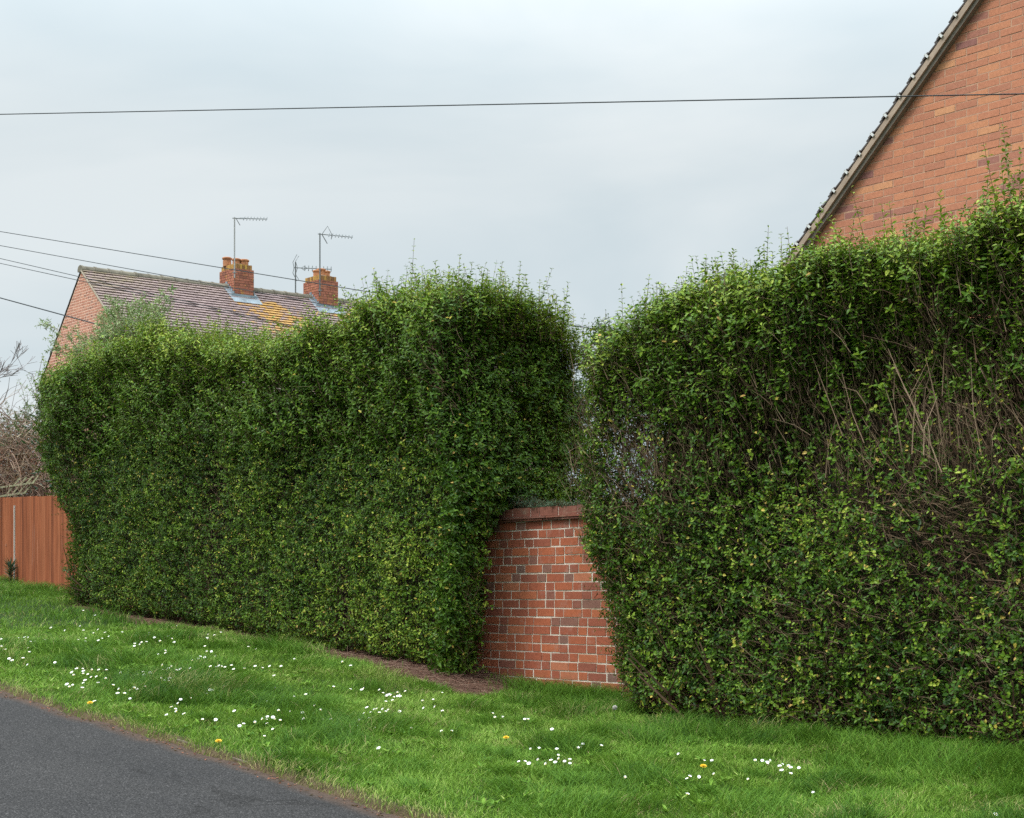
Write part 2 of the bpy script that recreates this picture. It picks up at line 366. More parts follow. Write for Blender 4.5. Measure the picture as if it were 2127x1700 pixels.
def segs(A, B, ra, rb):
    """three-sided twigs from A to B"""
    d = norm(B - A); ref = np.where(np.abs(d[:, 2:3]) < .9, np.array([[0, 0, 1.]]), np.array([[1., 0, 0]]))
    a = norm(np.cross(d, ref)); b = np.cross(d, a)
    vs = []
    for P, r in ((A, ra), (B, rb)):
        for k in range(3):
            t = 2*math.pi*k/3; vs.append(P + r[:, None]*(math.cos(t)*a + math.sin(t)*b))
    V = np.stack(vs, 1).reshape(-1, 3); n = len(A); o = (np.arange(n)*6)[:, None]
    idx = (o + np.array([0, 1, 4, 3, 1, 2, 5, 4, 2, 0, 3, 5])[None]).ravel()
    return V, np.full(3*n, 4), idx
class Bulk:
    def __init__(self): self.V = []; self.s = []; self.i = []; self.t = []; self.n = 0
    def add(self, VSI, per_face_tone):
        V, s, i = VSI; self.V.append(V); self.s.append(s); self.i.append(i + self.n); self.t.append(per_face_tone); self.n += len(V)
    def build(self, name, m, parent=None, smooth=False):
        return mesh_np(name, np.concatenate(self.V), np.concatenate(self.s), np.concatenate(self.i), m, parent, {'tone': ('FACE', np.concatenate(self.t))}, None, smooth)

def shoots(FO, TW, base, dirv, length, npair, leaf_len, leaf_w, tone, pitch=.45, bend=None, small=False, stem_r=.0016, stem_tone=.5, stems=True, yellow=.012, skip=0.1, droop=.12):
    """leafy shoots: opposite pairs of leaves, each pair turned a quarter round the stem"""
    n = len(base); dirv = norm(dirv)
    if bend is None: bend = rng.normal(0, .12, (n, 3))
    ref = norm(rng.normal(0, 1, (n, 3))); U = norm(np.cross(dirv, ref)); W = np.cross(dirv, U)
    npair = npair.astype(int); rep = np.repeat(np.arange(n), npair)
    k = np.concatenate([np.arange(q) for q in npair]) if n else np.zeros(0, int)
    f = (k + .6 + rng.uniform(-.25, .25, len(k))) / npair[rep]
    f = .05 + .95*np.clip(f, 0, 1)
    P = base[rep] + (length[rep]*f)[:, None]*dirv[rep] + (length[rep]*f*f)[:, None]*bend[rep]
    tang = norm(dirv[rep] + 2*f[:, None]*bend[rep])
    ang = (k % 2)*math.pi/2 + rng.normal(0, .35, len(k))
    side = np.cos(ang)[:, None]*U[rep] + np.sin(ang)[:, None]*W[rep]
    size = (leaf_len[rep]) * np.interp(f, [0, .35, .75, 1], [.75, 1.05, .9, .5]) * rng.uniform(.75, 1.2, len(k))
    tn = tone[rep]
    for sg_ in (1, -1):
        keep = rng.random(len(k)) > skip
        pit = pitch + rng.normal(0, .2, len(k)) + .5*np.clip(f-.8, 0, 1)*4
        D_ = norm(sg_*side + pit[:, None]*tang + rng.normal(0, .16, (len(k), 3)) - np.array([0, 0, .08]))
        Nn = tang + rng.normal(0, .28, (len(k), 3))
        t_ = np.clip(tn + rng.normal(0, .10, len(k)) + .10*np.clip(f-.6, 0, 1), 0, .93)
        yl = rng.random(len(k)) < yellow; t_ = np.where(yl, rng.uniform(.95, 1, len(k)), t_)
        fn, nf = (small_leaves, 2) if small else (leaves, 4)
        FO.add(fn(P[keep], D_[keep], Nn[keep], size[keep], size[keep]*leaf_w*rng.uniform(.85, 1.15, keep.sum()), droop), np.repeat(t_[keep], nf))
    if stems:
        mid = base + (length*.5)[:, None]*dirv + (length*.25)[:, None]*bend
        end = base + length[:, None]*dirv + length[:, None]*bend
        r = np.full(n, stem_r)
        tt = np.repeat(np.clip(stem_tone + rng.normal(0, .15, n), 0, 1), 3)
        TW.add(segs(base, mid, r*1.15, r*.9), tt); TW.add(segs(mid, end, r*.9, r*.5), tt)

def rdir(n, c): return rng.normal(0, c, (n, 3))
UP = np.array([0, 0, 1.])

# ------------------------------------------------------------------ the two hedges
LEFT_TOP = ([8.9, 9.1, 9.8, 10.45, 10.9, 11.2, 11.7, 12.5, 13.4, 14.0, 14.5, 15.6, 16.8, 17.4], [2.56, 2.60, 2.63, 2.62, 2.56, 2.51, 2.44, 2.44, 2.58, 2.74, 2.84, 2.78, 2.66, 2.5])
RIGHT_TOP = ([2.0, 4.1, 4.5, 5.2, 5.95, 6.58, 7.0, 7.3, 7.8], [2.30, 2.28, 2.26, 2.26, 2.27, 2.25, 2.19, 2.06, 1.84])
def ltop(s): return H - .06 + np.interp(s, *LEFT_TOP) + (fnoise(np.asarray(s)*2.2, np.asarray(s)*0, 11) - .5)*.32
def rtop(s): return H - .10 + np.interp(s, *RIGHT_TOP) + (fnoise(np.asarray(s)*2.5, np.asarray(s)*0, 12) - .5)*.22
T0, T1 = 8.0, 9.6
def zb(s): return zhedge(s) + .0 + .09*fnoise(np.asarray(s)*2.5, np.asarray(s)*0+4, 15)
def l_front(s, z):
    f = (z - zhedge(s)) / 3.2
    low = np.clip(.16 - (z - zhedge(s)), 0, .16) * 1.2
    return T0 + .02 - (fnoise(s*1.3, z*1.1, 21) - .5)*(.24 + .36*np.clip((f-.55)/.15, 0, 1)) - .08*np.clip((f-.60)/.2, 0, 1) + low
def r_front(s, z):
    f = (z - zhedge(s)) / 3.1
    low = np.clip(.18 - (z - zhedge(s)), 0, .18) * 1.1
    hollow = .30*np.exp(-((s-5.0)/.75)**2 - ((z-H-1.45)/.42)**2) + .16*np.exp(-((s-5.9)/.5)**2 - ((z-H-.9)/.5)**2)
    return T0 - (fnoise(s*1.5, z*1.3, 22) - .5)*.26 - .05*np.clip((f-.70)/.2, 0, 1) + low + hollow
def l_right_end(z, t=8.0):
    lo = 9.16 + .90*np.clip(t-8.0, 0, .7); hi = 9.08 + .12*(t-8.0); k = np.clip((z - H - .45)/.4, 0, 1)
    return lo*(1-k) + hi*k + .05*np.sin(z*2.6)
def l_left_end(z): return 16.45 + .75*np.clip((z - H - .9)/.8, 0, 1)
def r_left_end(z): return 7.36 + .46*np.clip((z - H + .9)/1.25, 0, 1) + .04*np.sin(z*3.3)

def corner_round(d, r=.35):
    """how far the face draws back next to a corner at distance d"""
    q = np.clip(1 - d/r, 0, 1); return r*.5*q*q

# ---- left hedge
hl = thing('privet_hedge', 'long dense privet hedge left of the brick wall gap, trimmed below and shaggy above', 'hedge', 'overgrown privet hedges along the verge')
FO, TW = Bulk(), Bulk()
nF = np.array([-N2[0], -N2[1], 0.])        # outward normal of the street face
nE = np.array([-D2[0], -D2[1], 0.])        # outward normal of an end facing down the street
def l_points(n):
    z = rng.uniform(H-.9, H+2.9, n); s = rng.uniform(8.9, 17.3, n)
    ok = (s > l_right_end(z)) & (s < l_left_end(z)) & (z > zb(s)) & (z < ltop(s)); return s[ok], z[ok]
# lower trimmed face, little leaves
s, z = l_points(56000)
fr = (z - zhedge(s))/3.2
split = .60 + .10*(fnoise(s*.9, s*0, 31)-.5)
patch = fnoise(s*1.1, z*.8, 33); thin = (patch < .36) | (np.exp(-((s-13.1)/.28)**2 - ((z-H-.75)/.8)**2) > .45)
a = fr < split; keep = a & ~(thin & (rng.random(len(s)) < .55))
s1, z1, th = s[keep], z[keep], thin[keep]
t = l_front(s1, z1) + corner_round(s1 - l_right_end(z1)) + corner_round(l_left_end(z1) - s1) + rng.uniform(.0, .13, len(s1))
n = len(s1)
dv = nF*.75 + UP*.45 + rdir(n, .38)
ln = rng.uniform(.05, .10, n)
tn = .44 + .26*(fnoise(s1*.8, z1*.8, 35)-.5) + .26*(vnoise(s1*6, z1*6, 36)-.5) + rng.normal(0, .16, n)
tn += .14*np.clip(1-np.abs(s1-9.9)/.9, 0, 1)*(z1 < H+.7)
shoots(FO, TW, st(s1, t, z1), dv, ln, rng.integers(2, 4, n), rng.uniform(.025, .036, n), .60, tn, pitch=.35, small=True, stem_r=.0012, stem_tone=.6, yellow=.03)
# upper shaggy growth
s, z = l_points(30000); fr = (z - zhedge(s))/3.2
split = .60 + .10*(fnoise(s*.9, s*0, 31)-.5)
k = fr >= split - .03; s1, z1 = s[k], z[k]; n = len(s1)
t = l_front(s1, z1) + corner_round(s1 - l_right_end(z1), .5) + corner_round(l_left_end(z1) - s1, .5) + rng.uniform(.0, .24, n)
dv = nF*.42 + UP*.95 + rdir(n, .30); ln = rng.uniform(.10, .24, n) + .14*(rng.random(n) < .25)
tn = .49 + .25*(fnoise(s1*1.2, z1*1.2, 38)-.5) + .26*np.clip((z1 - (ltop(s1)-.6))/.6, 0, 1) + rng.normal(0, .07, n)
shoots(FO, TW, st(s1, t, z1), dv, ln, np.clip(ln/.032, 3, 8), rng.uniform(.042, .060, n), .46, tn, pitch=.45, stem_r=.0018, stem_tone=.75, yellow=.006, droop=.28)
# right end face (looks down the street) and the same face above the wall
n = 17000; z = rng.uniform(H-.85, H+2.7, n); t = rng.uniform(T0-.1, T1+.45, n)
ok = (z > zb(np.full(n, 9.4))) & (z < ltop(np.full(n, 9.3)) - .55*np.clip((t-8.75)/.95, 0, 1)**2 + rng.uniform(-.1, .05, n)); z, t = z[ok], t[ok]
ok = (z > H+.72) | (t < 8.62); z, t = z[ok], t[ok]; n = len(z)
dens = np.where(t > 9.35, .6, 1.0); ok = rng.random(n) < dens; z, t = z[ok], t[ok]; n = len(z)
s_ = l_right_end(z, t) + corner_round(t - T0, .25) + corner_round(T1 - t, .4) + (fnoise(t*2, z*1.6, 44)-.5)*.30 + rng.uniform(0, .18, n)
hi = z > H + 1.1
dv = nE*np.where(hi, .45, .8)[:, None] + nF*.15 + UP*np.where(hi, .9, .3)[:, None] + rdir(n, .32)
ln = np.where(hi, rng.uniform(.10, .24, n), rng.uniform(.07, .15, n))
tn = .43 + .25*(fnoise(t*1.6, z*1.4, 46)-.5) + .2*np.clip((z-H-2.0)/.6, 0, 1) + rng.normal(0, .08, n)
shoots(FO, TW, st(s_, t, z), dv, ln, np.clip(ln/.030, 3, 8), rng.uniform(.036, .052, n), .50, tn, stem_r=.0017, stem_tone=.55, yellow=.015)
# left end face, and thinner back
n = 5000; z = rng.uniform(H-.2, H+2.6, n); t = rng.uniform(T0, T1, n)
s_ = l_left_end(z) - corner_round(t-T0, .4) - rng.uniform(-.05, .2, n)
shoots(FO, TW, st(s_, t, z), -nE*.7 + UP*.5 + rdir(n, .4), rng.uniform(.1, .22, n), rng.integers(3, 7, n), rng.uniform(.03, .05, n), .45, np.full(n, .42)+rng.normal(0, .1, n), yellow=.01)
n = 6000; s_ = rng.uniform(9.4, 16.8, n); z = rng.uniform(H-.4, H+2.5, n)
shoots(FO, TW, st(s_, np.full(n, T1) + rng.uniform(-.15, .05, n), z), -nF*.6 + UP*.6 + rdir(n, .4), rng.uniform(.1, .25, n), rng.integers(3, 6, n), rng.uniform(.035, .055, n), .5, np.full(n, .4)+rng.normal(0, .1, n))
# top surface and long spires
n = 12000; s_ = rng.uniform(9.0, 17.1, n); t = rng.uniform(T0+.02, T1, n)
z = ltop(s_) - corner_round(t-T0, .3)*.6 - .55*np.clip((t-8.75)/.95, 0, 1)**2*np.clip((10.6-s_)/.8, 0, 1) + rng.uniform(-.25, .0, n)
ln = rng.uniform(.10, .24, n) * (1 + .9*(rng.random(n) < .10))
shoots(FO, TW, st(s_, t, z), UP*1.0 + rdir(n, .15), ln, np.clip(ln/.031, 3, 14), rng.uniform(.040, .056, n), .38, np.clip(.68 + rng.normal(0, .10, n) + .1*(fnoise(s_*1.4, t, 50)-.5), 0, .93), pitch=.5, stem_r=.0018, stem_tone=.35, yellow=.008, droop=.32)
n = 520; s_ = rng.uniform(9.1, 17.2, n); s_[:180] = rng.uniform(9.05, 11.0, 180); t = rng.uniform(T0+.03, T1, n)
z = ltop(s_) - .1 - .55*np.clip((t-8.75)/.95, 0, 1)**2*np.clip((10.6-s_)/.8, 0, 1); ln = rng.uniform(.25, .42, n) + .12*(rng.random(n) < .35)
shoots(FO, TW, st(s_, t, z), UP + rdir(n, .10), ln, ln/.031, rng.uniform(.046, .064, n), .40, np.full(n, .80)+rng.normal(0, .06, n), pitch=.55, stem_r=.0028, stem_tone=.6, skip=.03, droop=.36)
FO.build('foliage', M['privet'], hl)
# woody stems seen through the face
def wood(TW, n, s, t, z, dv, ln, r, tone):
    dv = norm(dv); bend = rdir(n, .24)
    a = st(s, t, z); b1 = a + (ln*.5)[:, None]*dv + (ln*.2)[:, None]*bend; c1 = a + ln[:, None]*dv + ln[:, None]*bend*.8
    tt = np.repeat(tone, 3); TW.add(segs(a, b1, r, r*.8), tt); TW.add(segs(b1, c1, r*.8, r*.45), tt)
    k = rng.random(n) < .6; m_ = k.sum()
    d2 = norm(dv[k] + rdir(m_, .55)); TW.add(segs(b1[k], b1[k] + (ln[k]*.5)[:, None]*d2, r[k]*.6, r[k]*.3), np.repeat(tone[k], 3))
s, z = l_points(9000)
pt = (fnoise(s*1.1, z*.8, 33) < .37) | (np.exp(-((s-13.1)/.28)**2 - ((z-H-.75)/.8)**2) > .4) | (rng.random(len(s)) < .03)
s, z = s[pt], z[pt]; n = len(s)
wood(TW, n, s, l_front(s, z) + rng.uniform(.02, .16, n), z, sdir(.25, -.25, .8) + rdir(n, .45), rng.uniform(.08, .22, n), rng.uniform(.0012, .0026, n), rng.uniform(.3, .8, n))
# stems standing in the soil, at the foot
n = 260; s = rng.uniform(9.5, 16.4, n)
wood(TW, n, s, rng.uniform(8.15, 8.5, n), zhedge(s)-.05, UP + rdir(n, .3), rng.uniform(.4, .8, n), rng.uniform(.006, .014, n), rng.uniform(.3, .6, n))
n = 500; z = rng.uniform(H+.75, H+2.2, n); t = rng.uniform(8.7, 9.55, n)
wood(TW, n, l_right_end(z, t)+rng.uniform(0, .25, n), t, z, UP + rdir(n, .4), rng.uniform(.1, .3, n), rng.uniform(.0015, .0035, n), rng.uniform(.1, .5, n))
TW.build('branches', M['twig'], hl)

def core(name, parent, s0, s1, t0, t1, topf, inset_top, ends=(0, 0), n=40, zlow=.22):  # closed dark body added inside a hedge, keeps light out of its gaps
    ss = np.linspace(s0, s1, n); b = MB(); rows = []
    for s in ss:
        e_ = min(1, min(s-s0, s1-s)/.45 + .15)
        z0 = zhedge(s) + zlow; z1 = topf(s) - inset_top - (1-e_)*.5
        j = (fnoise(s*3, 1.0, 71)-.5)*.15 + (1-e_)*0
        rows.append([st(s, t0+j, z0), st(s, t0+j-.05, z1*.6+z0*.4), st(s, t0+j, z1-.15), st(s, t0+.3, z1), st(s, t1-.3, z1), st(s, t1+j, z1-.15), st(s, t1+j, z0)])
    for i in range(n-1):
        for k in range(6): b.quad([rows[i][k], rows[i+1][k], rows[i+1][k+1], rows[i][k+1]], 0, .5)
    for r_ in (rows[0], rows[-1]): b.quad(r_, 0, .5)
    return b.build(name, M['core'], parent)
core('light_block_core', hl, 9.75, 16.5, 8.42, 9.3, ltop, .34)  # added light blocker of the left hedge

# ---- right hedge
hr = thing('privet_hedge', 'tall privet hedge right of the brick wall gap, thin face showing bare brown twigs', 'hedge', 'overgrown privet hedges along the verge')
FO, TW = Bulk(), Bulk()
SR0 = 2.6
def r_points(n):
    z = rng.uniform(H-.95, H+2.4, n); s = rng.uniform(SR0, 8.05, n)
    ok = (s < r_left_end(z)) & (z > zb(s)) & (z < rtop(s)); return s[ok], z[ok]
def bare(s, z):
    """0 leafy .. 1 bare twigs"""
    h = z - H
    b = .95*np.exp(-((s-4.95)/.85)**2 - ((h-1.40)/.42)**2) + .8*np.exp(-((s-4.3)/.55)**2 - ((h-1.1)/.7)**2)
    b += .62*np.exp(-((s-4.9)/.75)**2 - ((h-.55)/.45)**2) + .55*np.exp(-((s-6.1)/.7)**2 - ((h-1.15)/.45)**2) + .5*np.exp(-((s-4.4)/.7)**2 - ((h+.1)/.5)**2)
    b += .7*np.exp(-((s-7.25)/.35)**2 - ((h-1.05)/.35)**2) + .45*np.exp(-((s-6.9)/.5)**2 - ((h-.9)/.5)**2) + .4*np.exp(-((s-5.9)/.5)**2 - ((h+.25)/.3)**2)
    b += (fnoise(s*2.3, z*2.3, 81) - .5)*.9
    return np.clip(b, 0, 1)
s, z = r_points(29000); h = z - H; fr = (z - zhedge(s))/3.1
bb = bare(s, z)
split = .735 + .09*(fnoise(s*1.2, s*0, 83)-.5)
k = (fr < split) & (rng.random(len(s)) > (.10 + bb*.76)); s1, z1, b1 = s[k], z[k], bb[k]; n = len(s1)
t = r_front(s1, z1) + corner_round(r_left_end(z1) - s1, .4) + rng.uniform(0, .20, n)
dv = nF*.62 + UP*.55 + rdir(n, .42); ln = rng.uniform(.05, .13, n)
tn = .46 + .30*(fnoise(s1*1.4, z1*1.4, 85)-.5) + .28*(vnoise(s1*7, z1*7, 86)-.5) + rng.normal(0, .15, n)
shoots(FO, TW, st(s1, t, z1), dv, ln, rng.integers(2, 4, n), rng.uniform(.024, .041, n), .66, tn, pitch=.40, stem_r=.0013, stem_tone=.6, yellow=.028)
# deeper leaves, so that gaps are never empty
s, z = r_points(9000); n = len(s)
shoots(FO, TW, st(s, r_front(s, z) + rng.uniform(.2, .42, n), z), nF*.5 + UP*.6 + rdir(n, .4), rng.uniform(.08, .16, n), rng.integers(2, 5, n), rng.uniform(.024, .036, n), .5, np.full(n, .3)+rng.normal(0, .1, n), small=True, stems=False)
# upper leafy band
s, z = r_points(26000); fr = (z - zhedge(s))/3.1
split = .735 + .09*(fnoise(s*1.2, s*0, 83)-.5)
k = (fr >= split-.02) & (rng.random(len(s)) > .08 + bare(s, z)*.45); s1, z1 = s[k], z[k]; n = len(s1)
t = r_front(s1, z1) + corner_round(r_left_end(z1) - s1, .4) + rng.uniform(0, .25, n)
dv = nF*.40 + UP*.9 + rdir(n, .28); ln = rng.uniform(.08, .22, n)
tn = .53 + .25*(fnoise(s1*1.6, z1*1.6, 88)-.5) + .22*np.clip((z1 - (rtop(s1)-.45))/.45, 0, 1) + rng.normal(0, .07, n)
shoots(FO, TW, st(s1, t, z1), dv, ln, np.clip(ln/.028, 3, 8), rng.uniform(.036, .055, n), .50, tn, pitch=.38, stem_r=.0017, stem_tone=.7, yellow=.008)
# top and spires
n = 9500; s_ = rng.uniform(SR0, 7.7, n); t = rng.uniform(T0+.02, T1, n)
z = rtop(s_) - corner_round(t-T0+.12, .4)*.8 - .3*np.clip(s_-7.2, 0, 1) + rng.uniform(-.25, .02, n)
ln = rng.uniform(.08, .20, n) * (1 + .8*(rng.random(n) < .10))
shoots(FO, TW, st(s_, t, z), UP + rdir(n, .16), ln, np.clip(ln/.026, 3, 14), rng.uniform(.040, .056, n), .42, np.clip(.69 + rng.normal(0, .10, n), 0, .93), pitch=.5, stem_r=.0017, stem_tone=.35, yellow=.008, droop=.32)
n = 300; s_ = rng.uniform(SR0, 7.6, n); t = rng.uniform(T0+.03, T1-.3, n); ln = rng.uniform(.2, .36, n) + .18*(rng.random(n) < .35)
shoots(FO, TW, st(s_, t, rtop(s_)-.1), UP + rdir(n, .08), ln, ln/.028, rng.uniform(.044, .058, n), .40, np.full(n, .80)+rng.normal(0, .06, n), pitch=.55, stem_r=.0026, stem_tone=.6, skip=.03, droop=.36)
# the tallest leaders at the right of the picture
sx = np.array([4.25, 4.27, 4.20, 4.31, 4.23, 4.42, 4.45, 4.70, 6.52, 3.9]); lx = np.array([.78, .62, .66, .50, .56, .46, .40, .36, .42, .6])
shoots(FO, TW, st(sx, np.full(10, 8.15), rtop(sx)-.12), UP + rdir(10, .05), lx, lx/.030, np.full(10, .050), .42, np.full(10, .70), pitch=.5, droop=.3, bend=rng.normal(0, .05, (10, 3)), stem_r=.003, stem_tone=.95, skip=.02)
# left end of this hedge (sky shows through it) and its back
n = 8000; z = rng.uniform(H-.8, H+2.05, n); t = rng.uniform(T0, T1, n)
hole = np.exp(-((z-H-1.05)/.34)**2)
k = rng.random(n) > hole*.5; z, t = z[k], t[k]; n = len(z)
shoots(FO, TW, st(r_left_end(z) - corner_round(t-T0, .3) - rng.uniform(0, .25, n), t, z), -nE*.6 + UP*.6 + rdir(n, .4), rng.uniform(.07, .16, n), rng.integers(3, 6, n), rng.uniform(.024, .036, n), .5, np.full(n, .45)+rng.normal(0, .1, n), yellow=.02)
n = 8000; s_ = rng.uniform(SR0, 7.6, n); z = rng.uniform(H-.6, H+2.1, n)
k = rng.random(n) > .6*np.exp(-((s_-7.3)/.3)**2 - ((z-H-1.05)/.35)**2); s_, z = s_[k], z[k]; n = len(z)
shoots(FO, TW, st(s_, np.full(n, T1)+rng.uniform(-.2, .05, n), z), -nF*.6 + UP*.6 + rdir(n, .4), rng.uniform(.08, .2, n), rng.integers(3, 6, n), rng.uniform(.03, .045, n), .5, np.full(n, .4)+rng.normal(0, .1, n))
FO.build('foliage', M['privet'], hr)
n = 2600; s_ = rng.uniform(6.8, 7.7, n); z = rng.uniform(H-.7, H+2.0, n); t = rng.uniform(8.3, 9.5, n)
k = rng.random(n) > .75*np.exp(-((z-H-1.05)/.30)**2)*(s_ > 7.25); s_, z, t = s_[k], z[k], t[k]; n = len(z)
FO2 = Bulk()
shoots(FO2, TW, st(s_, t, z), UP + rdir(n, .6), rng.uniform(.1, .2, n), rng.integers(3, 6, n), rng.uniform(.03, .045, n), .5, np.full(n, .35)+rng.normal(0, .1, n))
FO2.build('inner_leaves', M['privet'], hr)
# bare twigs of the face: fans of long stems above, a tangle below
s, z = r_points(30000); bb = bare(s, z); h = z - H
k = rng.random(len(s)) < (.24 + .66*bb); s, z, bb = s[k], z[k], bb[k]; n = len(s); h = z - H
lean = np.where(h > .75, .2, .6)
dv = np.stack([sdir(a_, 0, 0) for a_ in (1,)])[0][None]*(rng.normal(.18, lean)) [:, None] + nF*rng.uniform(-.1, .35, n)[:, None] + UP*np.where(h > .75, 1.0, .35)[:, None] + rdir(n, .28)
ln = np.where(h > .75, rng.uniform(.10, .30, n), rng.uniform(.06, .19, n))
wood(TW, n, s, r_front(s, z) + rng.uniform(.0, .34, n), z - ln*.4, dv, ln, rng.uniform(.0012, .0028, n), rng.uniform(.25, .95, n))
# thick pruned stems
n = 46; s = 5.0 + rng.normal(0, .38, n); z = H + 1.05 + rng.normal(0, .20, n)
wood(TW, n, s, r_front(s, z)+rng.uniform(-.12, .25, n), z, UP + sdir(.22, 0, 0)*1.0 + rdir(n, .16), rng.uniform(.25, .55, n), rng.uniform(.0026, .0048, n), rng.uniform(.6, 1, n))
n = 420; s = rng.uniform(SR0, 7.4, n); z = H + rng.uniform(-.7, 1.2, n)
wood(TW, n, s, r_front(s, z)+rng.uniform(.15, .5, n), z, UP + rdir(n, .3), rng.uniform(.3, .6, n), rng.uniform(.003, .008, n), rng.uniform(.2, .6, n))
n = 700; z = H + rng.uniform(.4, 1.7, n); s = r_left_end(z) - rng.uniform(0, .6, n)
wood(TW, n, s, rng.uniform(T0, T1, n), z-.2, UP + sdir(.35, 0, 0) + rdir(n, .3), rng.uniform(.12, .32, n), rng.uniform(.0015, .0035, n), rng.uniform(.3, .8, n))
n = 200; s = rng.uniform(SR0, 7.2, n)
wood(TW, n, s, rng.uniform(8.15, 8.5, n), zhedge(s)-.05, UP + rdir(n, .3), rng.uniform(.4, .8, n), rng.uniform(.006, .014, n), rng.uniform(.3, .6, n))
TW.build('branches', M['twig'], hr)
core('light_block_core', hr, SR0-.2, 7.28, 8.45, 9.3, rtop, .30)  # added light blocker, stops short of the see-through end


# ------------------------------------------------------------------ brickwork
def bricks(b, O, ud, nd, z0, z1, u0, u1, ch=.075, bl=.225, joint=.010, proud=.004, depth=.03, bond='stretcher', clip=None, toner=None, jit=.0015, mi=0, seed=1):
    """real bricks, one box each, on the plane through O; u runs along ud, nd points out of the wall"""
    r = random.Random(seed); O = np.array(O, float); ud = np.array(ud, float); nd = np.array(nd, float)
    row = 0; z = z0
    while z < z1 - .02:
        u = u0 - (r.random()*.02 if bond == 'flemish' else 0)
        hb = bl/2
        if bond == 'stretcher': u -= (hb if row % 2 else 0)
        elif bond == 'flemish': u -= r.choice([0, hb*.5, hb*1.5, hb*.9])
        k = r.randint(0, 1)
        zt = min(z + ch, z1)
        while u < u1:
            if bond == 'stretcher': l = bl
            elif bond == 'flemish':
                k += 1; l = bl if (k % 2 == 0) else hb
                if r.random() < .12: l = hb
            a, e = u, u + l
            a2, e2 = max(a, u0), min(e, u1)
            if clip:
                lo, hi = clip((z + zt)/2); a2, e2 = max(a2, lo), min(e2, hi)
            if e2 - a2 > .03:
                tone = toner(r, l < bl*.7) if toner else r.random()
                pr = proud + r.uniform(-jit, jit)
                ja, jb, jc, jd = (r.uniform(-jit, jit) for _ in range(4))
                o = O + ud*(a2 + joint/2 + ja) + np.array([0, 0, z + joint/2 + jb - O[2]]) + nd*pr
                b.box(o, ud*(e2-a2-joint+jc), np.array([0, 0, zt-z-joint+jd]), -nd*depth, mi, tone)
            u = e
        z += ch; row += 1

# garden wall in the gap
gw = thing('garden_wall', 'old red brick garden wall showing in the gap between the two hedges', 'wall')
ud = np.array([-D2[0], -D2[1], 0]); wall_t = 8.59
O = st(17.0, wall_t, 0.); ZC = H + .635
b = MB()
def tn_old(r, header):
    if header and r.random() < .16: return r.uniform(0, .3)
    return min(1, max(0, r.gauss(.60, .19)))
bricks(b, (*O[:2], 0), ud, nF, ZC - 27*.0745, ZC, 0, 13.5, ch=.0745, bl=.214, joint=.0110, bond='flemish', toner=tn_old, jit=.0022, seed=4)
b.build('brickwork', M['brick_old'], gw)
b = MB(); b.box((*O[:2], H-1.6), ud*13.5, (0, 0, 1.6+.635), -nF*.215); b.build('mortar', M['mortar_old'], gw)
b = MB()   # two courses of thin creasing tiles, oversailing
for q, (pz, po) in enumerate(((.637, .034), (.655, .045))):
    u = 0
    while u < 13.5:
        l = random.uniform(.20, .27); b.box(np.array([*O[:2], H+pz+.0022*random.random()]) + ud*u + nF*(po + random.uniform(-.004, .004)), ud*(l-.006), (0, 0, .015), -nF*.29, 0, random.uniform(.6, 1)); u += l
b.build('creasing_tiles', M['coping'], gw)
b = MB(); b.box(np.array([*O[:2], H+.672]) + nF*.012, ud*13.5, (0, 0, .068), -nF*.24, 0); b.build('coping_mortar', M['mortar_old'], gw)
b = MB(); u = 0; r_ = random.Random(3)
while u < 13.5:
    l = r_.choice([.112, .222, .222]); b.box(np.array([*O[:2], H+.674+r_.uniform(0, .003)]) + ud*u + nF*(.018+r_.uniform(-.003, .003)), ud*(l-.01), (0, 0, .072+r_.uniform(-.003, .003)), -nF*.25, 0, r_.random()); u += l
b.build('coping', M['coping'], gw)
# creeping plant on the coping
cp = thing('creeping_plant', 'low grey-green creeper growing over the top of the brick wall', 'plant')
FO, TW = Bulk(), Bulk(); n = 900; s_ = 8.9 + rng.normal(0, .42, n); hgt = .02 + .10*np.exp(-((s_-9.15)/.28)**2)
shoots(FO, TW, st(s_, 8.62 + rng.uniform(-.05, .16, n), H+.735 + rng.uniform(0, 1, n)*hgt), nF*.3 + UP*.5 + rdir(n, .6), rng.uniform(.03, .07, n), rng.integers(2, 4, n), rng.uniform(.014, .024, n), .6, rng.random(n), small=True)
FO.build('foliage', M['creeper'], cp); TW.build('stems', M['twig'], cp)

# ------------------------------------------------------------------ brick house on the right
rh = thing('brick_house', 'salmon brick gable end with a steep roof verge, behind the right hedge', 'house')
GT = 13.06; ud = sdir(-1, 0, 0)           # u = 10.4 - s
Og = st(10.4, GT, 0.); apx_s, apx_z = 5.0, H + 3.83 + (9.14-5.0)*1.02
def slope_z(s): return H + 3.83 + (9.14 - s)*1.02
def clip_r(z):
    d = (apx_z - z)/1.02; return 10.4 - min(9.97, apx_s + d), 10.4 - max(.03, apx_s - d)
def tn_sal(r, header): return r.choice([r.uniform(.05, .3) if r.random() < .7 else .5, r.uniform(.3, .5), r.uniform(.35, .7), r.uniform(.3, .7), r.uniform(.4, .8), r.uniform(.4, .8), r.uniform(.6, .95)])
b = MB(); bricks(b, (*Og[:2], 0), ud, nF, H-1.0, apx_z - .05, 0, 10.4, ch=.0755, bl=.236, joint=.0125, clip=clip_r, toner=tn_sal, jit=.002, proud=.0025, seed=9)
b.build('brickwork', M['brick_salmon'], rh)
b = MB()
def gp(s, t, z): return st(s, t, z)
ez = slope_z(9.97)
pts = [gp(9.97, GT, H-1.2), gp(.03, GT, H-1.2), gp(.03, GT, ez), gp(apx_s, GT, apx_z), gp(9.97, GT, ez)]
ptb = [p + sdir(0, 9, 0) for p in pts]
